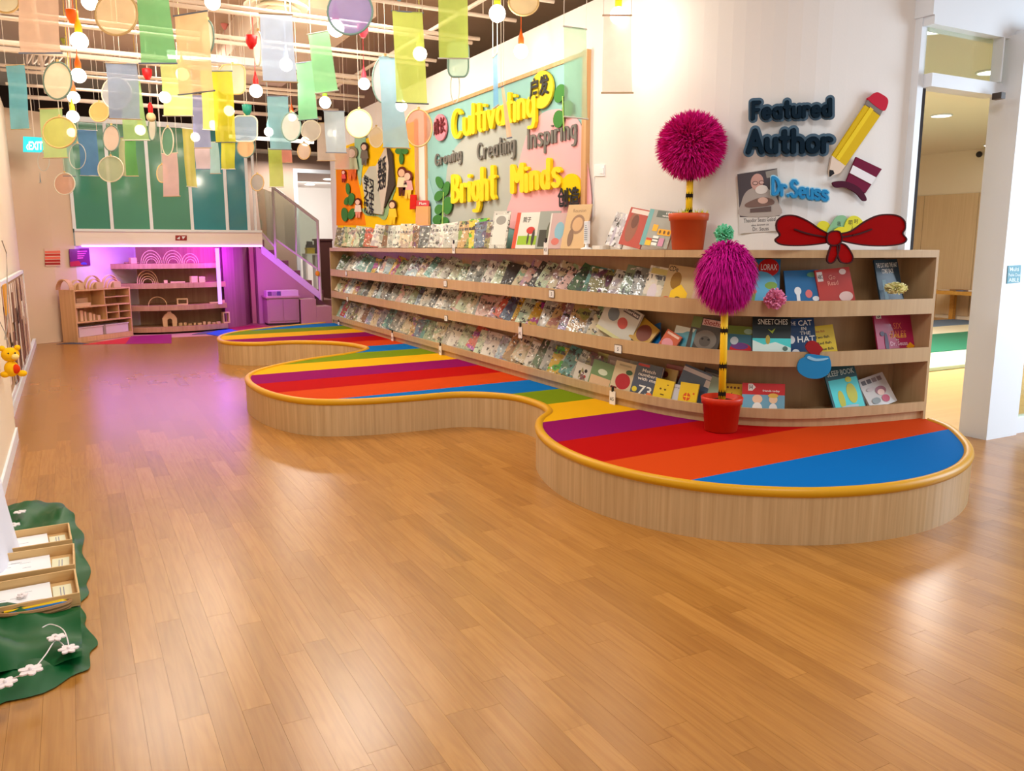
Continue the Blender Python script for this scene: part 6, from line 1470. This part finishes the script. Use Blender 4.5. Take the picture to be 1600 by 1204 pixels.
# ================================================================== HANGING DECORATIONS
CORD = M('hanging_cord', (226, 214, 200), .6, .2)
BANN = [  # top-left x, top-right x, top y left, top y right, bottom-left x, bottom-right x, bottom y, depth, colour, name
 (26, 88, -14, -14, 32, 95, 83, 5.6, (246, 204, 172), 'peach'), (9, 38, 102, 101, 18, 47, 202, 8.5, (96, 186, 210), 'turquoise'), (37, 58, 213, 213, 41, 64, 285, 12.5, (150, 186, 210), 'grey blue'),
 (214, 262, -20, -20, 219, 275, 99, 6.0, (112, 206, 122), 'leaf green'), (62, 97, 170, 169, 68, 105, 247, 9.5, (186, 222, 130), 'lime'), (96, 113, 226, 226, 99, 118, 275, 12.0, (160, 214, 186), 'mint'),
 (122, 151, 203, 204, 126, 155, 274, 11.0, (84, 146, 206), 'mid blue'), (165, 214, 98, 100, 172, 220, 185, 7.6, (150, 172, 214), 'periwinkle'), (190, 218, 126, 126, 193, 233, 219, 8.6, (168, 220, 130), 'apple green'),
 (195, 212, 219, 219, 197, 216, 275, 12.0, (92, 174, 70), 'grass green'), (184, 195, 214, 214, 187, 198, 275, 12.3, (216, 216, 150), 'pale olive'), (251, 298, 100, 100, 256, 301, 181, 8.2, (216, 228, 130), 'yellow green'),
 (272, 323, 25, 17, 280, 334, 148, 6.6, (250, 206, 146), 'apricot'), (300, 326, 148, 148, 304, 330, 231, 10.4, (158, 166, 214), 'lavender'), (313, 340, 110, 112, 317, 340, 202, 9.0, (250, 226, 96), 'warm yellow'),
 (330, 362, 111, 111, 338, 369, 222, 8.4, (226, 220, 28), 'mustard yellow'), (284, 301, 200, 202, 292, 308, 291, 11.0, (230, 222, 90), 'straw yellow'), (253, 277, 240, 239, 256, 281, 307, 11.6, (242, 196, 184), 'salmon pink'),
 (304, 328, 230, 230, 306, 330, 264, 12.4, (240, 208, 206), 'pale rose'), (328, 341, 222, 222, 329, 345, 271, 12.2, (170, 214, 204), 'pale aqua'), (345, 367, 222, 222, 346, 367, 264, 12.0, (216, 214, 24), 'acid yellow'),
 (406, 456, 21, 23, 411, 464, 127, 6.8, (176, 200, 236), 'sky blue'), (463, 487, 99, 96, 467, 497, 188, 8.2, (120, 206, 146), 'sea green'), (481, 513, 54, 48, 493, 528, 146, 7.4, (130, 216, 146), 'bright green'),
 (418, 450, 150, 151, 422, 455, 233, 9.8, (144, 214, 232), 'aqua blue'), (419, 440, 232, 232, 421, 443, 292, 12.0, (190, 218, 76), 'lime yellow'), (438, 455, 232, 232, 439, 457, 254, 12.6, (248, 156, 130), 'coral'),
 (506, 538, 173, 174, 510, 541, 238, 10.0, (186, 212, 232), 'ice blue'), (496, 520, 192, 192, 496, 524, 251, 11.6, (240, 228, 214), 'ivory'), (592, 618, 89, 91, 599, 640, 230, 7.2, (152, 208, 236), 'long pale blue'),
 (613, 660, 17, 20, 620, 668, 160, 6.6, (206, 226, 90), 'long yellow green'), (684, 730, -24, -24, 686, 732, 91, 6.2, (192, 218, 84), 'chartreuse'), (770, 777, 90, 82, 771, 779, 170, 6.4, (120, 194, 246), 'edge-on blue'),
 (881, 916, 41, 46, 882, 918, 182, 6.0, (176, 226, 190), 'see-through pale green'), (943, 986, 24, 24, 941, 988, 145, 5.4, (252, 216, 200), 'see-through blush'), (783, 787, 136, 134, 792, 800, 216, 6.8, (250, 206, 166), 'narrow peach'), (523, 546, 232, 232, 523, 546, 264, 12.4, (250, 222, 210), 'short blush')]
htop = lambda p: 3.95 if 2.03 < p.x < 3.17 and 8.9 < p.y < 13.6 else 4.3
BANN_S = sorted(BANN, key=lambda b: b[0])
for i, (xa, xb, ya, yb, xc, xd, yc, dp, col, nm) in enumerate(BANN_S):
    a, b, c, d = PD(xa, ya, dp), PD(xb, yb, dp), PD(xc, yc, dp), PD(xd, yc + (yb - ya) * .8, dp)
    # let the strip turn a little about its own upright axis, with a soft belly
    t = thing('fabric_banner', '%s sheer fabric banner, %s hanging banner counted from the left' % (nm, ordinal(i + 1)), 'banner', (a + b) / 2, 0, 'sheer fabric banners under the ceiling')
    nrm = (b - a).cross(c - a).normalized(); n1, n2 = 4, 10; vs = []; fs = []
    al = .78 if 'see-through' not in nm else .5
    for j in range(n2 + 1):
        v = j / n2
        for k in range(n1 + 1):
            u = k / n1; p = a.lerp(b, u).lerp(c.lerp(d, u), v) + nrm * (.012 * math.sin(v * 5 + i) + .006 * math.sin(u * 6 + i * 2)); vs.append(p)
    for j in range(n2):
        for k in range(n1):
            q = j * (n1 + 1) + k; fs.append((q, q + 1, q + n1 + 2, q + n1 + 1))
    world_part(MB().add(vs, fs), 'fabric', sheer('sheer_' + nm.replace(' ', '_'), tuple(v + (255 - v) * .16 for v in col), al), t, True)
    RODM = M('rod_%d' % (i % 3), [(196, 170, 130), (120, 130, 150), (206, 206, 196)][i % 3], .5)
    e = (b - a) * .04; world_part(MB().tube(a - e, b + e, .006, 6), 'top_rod', RODM, t)
    e = (d - c) * .04; world_part(MB().tube(c - e, d + e, .006, 6), 'bottom_rod', RODM, t)
    top = (a + b) / 2 + Vector((0, 0, .22))
    for e_ in (a, b): world_part(MB().tube(e_, (e_.x, e_.y, htop(e_)), .0022, 4), 'cord', CORD, t)
HOOP = [(182, 22, 33, 33, 6.0, (250, 224, 180), 'large cream', 0), (90, 126, 22, 29, 7.4, (246, 232, 204), 'oval ivory', 0), (10, 4, 20, 16, 7.0, (226, 220, 190), 'cut-off cream', 0), (93, 207, 26, 24, 8.6, (222, 226, 130), 'lime yellow', 0),
 (182, 146, 23, 25, 8.4, (206, 212, 222), 'pale grey blue', 0), (155, 175, 15, 15, 9.4, (232, 196, 122), 'golden tan', 0), (174, 216, 13, 20, 10, (236, 208, 190), 'pinkish cream', 0), (173, 264, 20, 20, 10.6, (206, 218, 176), 'pale sage', 0),
 (101, 287, 16, 17, 12, (246, 200, 166), 'peach', 0), (121, 244, 13, 20, 11, None, 'bare ring', 0), (68, 252, 9, 15, 12, None, 'thin bare ring', 0), (262, 221, 9, 22, 10.2, (120, 170, 140), 'turned green', 0), (253, 271, 8, 14, 12, (216, 206, 170), 'small beige', 0),
 (238, 200, 6, 19, 10.0, (236, 232, 214), 'turned white', 0), (324, 58, 10, 26, 7.0, (255, 238, 214), 'turned warm white', 0), (403, 76, 6, 27, 7.6, (252, 246, 238), 'narrow turned white', 0), (363, 124, 20, 23, 8.6, (232, 232, 206), 'rounded square cream', 1),
 (383, 201, 19, 20, 9.4, (166, 190, 214), 'rounded square blue grey', 1), (384, 230, 14, 16, 10.4, (250, 204, 150), 'orange oval', 0), (402, 285, 10, 13, 12.2, (196, 196, 184), 'small grey', 0), (455, 198, 15, 22, 9.6, (236, 238, 230), 'egg-shaped white', 0),
 (486, 204, 15, 16, 10.4, (232, 228, 216), 'plain ivory', 0), (475, 236, 10, 13, 12, (248, 226, 204), 'small peach white', 0), (561, 193, 20, 22, 9.0, (246, 240, 214), 'bright cream', 0), (588, 214, 11, 16, 11, (250, 240, 214), 'faint cream', 0),
 (602, 125, 20, 37, 8.0, (222, 216, 226), 'tall pale lilac', 0), (654, 200, 21, 29, 8.4, (250, 170, 146), 'see-through coral', 0), (547, 18, 35, 36, 6.0, (160, 150, 206), 'big violet', 0), (716, 92, 16, 28, 7.0, (196, 226, 210), 'rounded square mint', 1),
 (711, 136, 7, 25, 7.2, None, 'turned bare ring', 0), (818, 4, 23, 20, 6.2, (244, 222, 176), 'wood-rimmed cream', 0)]
for i, (cx, cy, rx, ry, dp, col, nm, sq) in enumerate(sorted(HOOP, key=lambda b: b[0])):
    c = PD(cx, cy, dp); k = dp / F
    t = thing('embroidery_hoop', '%s embroidery hoop, %s hanging hoop counted from the left' % (nm, ordinal(i + 1)), 'hoop', c, 0, 'fabric hoops under the ceiling')
    if sq:
        o_ = []
        for qx, qy, a0 in ((1, 1, 0), (-1, 1, 90), (-1, -1, 180), (1, -1, 270)):
            for s_ in range(6):
                an = math.radians(a0 + 18 * s_); o_.append((cx + qx * rx * .5 + rx * .5 * math.cos(an), cy - (qy * ry * .5 + ry * .5 * math.sin(an))))
    else: o_ = ell(cx, cy, rx, ry, 28)
    pts = [PD(x, y, dp) for x, y in o_]
    rim_c = [(214, 180, 120), (226, 220, 200), (120, 150, 140)][i % 3] if col else (206, 206, 196)
    world_part(MB().path(pts, .0085 if col else .005, 6, True), 'ring', M('hoop_rim_%d_%d' % rim_c[:2], rim_c, .5), t, True)
    if col:
        n = len(pts); cc = c - FW * .004
        world_part(MB().add([p - FW * .003 for p in pts] + [cc], [(j, (j + 1) % n, n) for j in range(n)]), 'fabric', sheer('hoop_fabric_%d_%d_%d' % col, col, .5 if 'see-through' in nm else .82), t)
    tp = PD(cx, cy - ry, dp)
    world_part(MB().box(tp.x - .012, tp.y - .008, tp.z, tp.x + .012, tp.y + .008, tp.z + .025), 'clamp_screw', M('brass', (200, 170, 110), .35, metal=.6), t)
    world_part(MB().tube(tp, (tp.x, tp.y, htop(tp)), .002, 4), 'thread', CORD, t)
BUL = [(140, 3, 12, (246, 190, 20), 'yellow'), (124, 64, 13, (246, 190, 10), 'yellow'), (123, 118, 11, (250, 110, 20), 'orange'), (115, 152, 9, (240, 120, 60), 'orange'), (114, 182, 9, (240, 200, 60), 'yellow'), (112, 207, 7, (200, 210, 80), 'lime'),
 (258, 152, 9, (120, 180, 80), 'green'), (219, 203, 8, (240, 200, 60), 'yellow'), (285, 116, 10, (236, 206, 120), 'cream'), (305, 214, 7, (160, 160, 220), 'lilac'), (333, 195, 7, (240, 220, 60), 'yellow'), (358, 173, 8, (240, 150, 150), 'pink'), (400, 142, 10, (226, 30, 30), 'red'),
 (447, 101, 10, (200, 214, 240), 'pale blue'), (525, 44, 13, (240, 80, 110), 'pink'), (508, 160, 9, (150, 206, 60), 'lime'), (569, 131, 9, (236, 70, 90), 'pink red'), (456, 182, 7, (250, 110, 20), 'orange'), (420, 206, 7, (150, 214, 230), 'aqua'), (477, 221, 7, (230, 220, 210), 'white'), (517, 208, 6, (190, 210, 230), 'pale blue'),
 (656, 84, 11, (206, 226, 90), 'lime'), (627, 165, 9, (160, 210, 230), 'aqua'), (777, 21, 13, (206, 220, 40), 'lime'), (814, 80, 11, (250, 104, 20), 'orange'), (966, 24, 13, (246, 214, 20), 'yellow'), (332, 3, 12, (230, 220, 210), 'white'), (205, 218, 5, (236, 206, 60), 'yellow')]
GLOW = M('bulb_glow', (255, 240, 214), .3, emit=9)
GLASSB = M('bulb_clear', (220, 200, 150), .1, .6)
for i, (cx, cy, r, col, nm) in enumerate(sorted(BUL, key=lambda b: b[0])):
    dp = 1280 * .068 / r * (.92 + .02 * (i % 5)); rw = r * dp / F
    c = PD(cx, cy, dp)
    t = thing('globe_bulb', 'glowing globe bulb in %s %s socket, %s lit bulb from the left' % ('an' if nm[0] in 'aeio' else 'a', nm, ordinal(i + 1)), 'lamp', c, 0, 'coloured pendant bulbs')
    MB().ball((0, 0, 0), rw, 16, 12).obj('globe', GLOW, t, True)
    MB().lathe([(rw * .34, rw * .85), (rw * .42, rw * 1.0), (rw * .42, rw * 1.7), (rw * .25, rw * 2.2), (rw * .06, rw * 3.0)], (0, 0, 0), 14).obj('socket', M('socket_%d_%d_%d' % col, col, .45), t, True)
    top = 4.29 - c.z
    MB().tube((0, 0, rw * 2.8), (0, 0, top), .003, 5).obj('cord', M('cordc_%d_%d_%d' % col, col, .5), t)
    MB().lathe([(rw * .25, -.06), (rw * .7, 0), (rw * .7, .01)], (0, 0, top), 14).obj('ceiling_cup', M('socket_%d_%d_%d' % col, col, .45), t, True)
t = thing('globe_bulb', 'unlit clear globe bulb in a red socket near the turned white hoop', 'lamp', PD(236, 183, 9.8))
MB().ball((0, 0, 0), .055, 16, 12).obj('globe', GLASSB, t, True)
MB().lathe([(.02, .045), (.028, .06), (.028, .13), (.01, .17)], (0, 0, 0), 14).obj('socket', M('socket_red', (216, 20, 26), .45), t, True)
MB().tube((0, 0, .16), (0, 0, 4.3 - PD(236, 183, 9.8).z), .003, 5).obj('cord', CORD, t)
for i, (cx, cy, col, nm) in enumerate(((113, 26, (255, 112, 14), 'orange'), (230, 116, (222, 18, 26), 'red'), (393, 66, (226, 18, 20), 'red'), (567, 48, (244, 92, 120), 'rose'), (386, 172, (30, 140, 120), 'teal'))):
    c = PD(cx, cy, 7.6 if cy < 90 else 9.4)
    t = thing('ceiling_cup', ['orange cord cup hanging near the top left bulbs', 'red cord cup left of the yellow green banner', 'red cord cup beside the narrow turned white hoop', 'rose cord cup below the big violet hoop', 'teal cord cup above the blue grey square hoop'][i], 'lamp fitting', c)
    MB().lathe([(.022, -.06), (.05, -.01), (.055, .055), (.045, .06)], (0, 0, 0), 16).obj('cup', M('socket_%d_%d_%d' % col, col, .45), t, True)
    MB().tube((0, 0, .05), (0, 0, 4.3 - c.z), .003, 5).obj('cord', CORD, t)
# light that the glowing bulbs throw into the room
for i, (px, py, dp) in enumerate(((124, 64, 6.6), (300, 160, 8.5), (450, 120, 8.2), (560, 130, 8.5), (656, 90, 7.5), (777, 30, 6.2), (966, 30, 6.0), (420, 210, 11), (814, 80, 7))):
    d = bpy.data.lights.new('bulb_light', 'POINT'); d.energy = 9; d.color = (1, .90, .74); d.shadow_soft_size = .07
    o = bpy.data.objects.new('bulb_light', d); COL.objects.link(o); o.location = PD(px, py + 12, dp) - Vector((0, 0, .05))
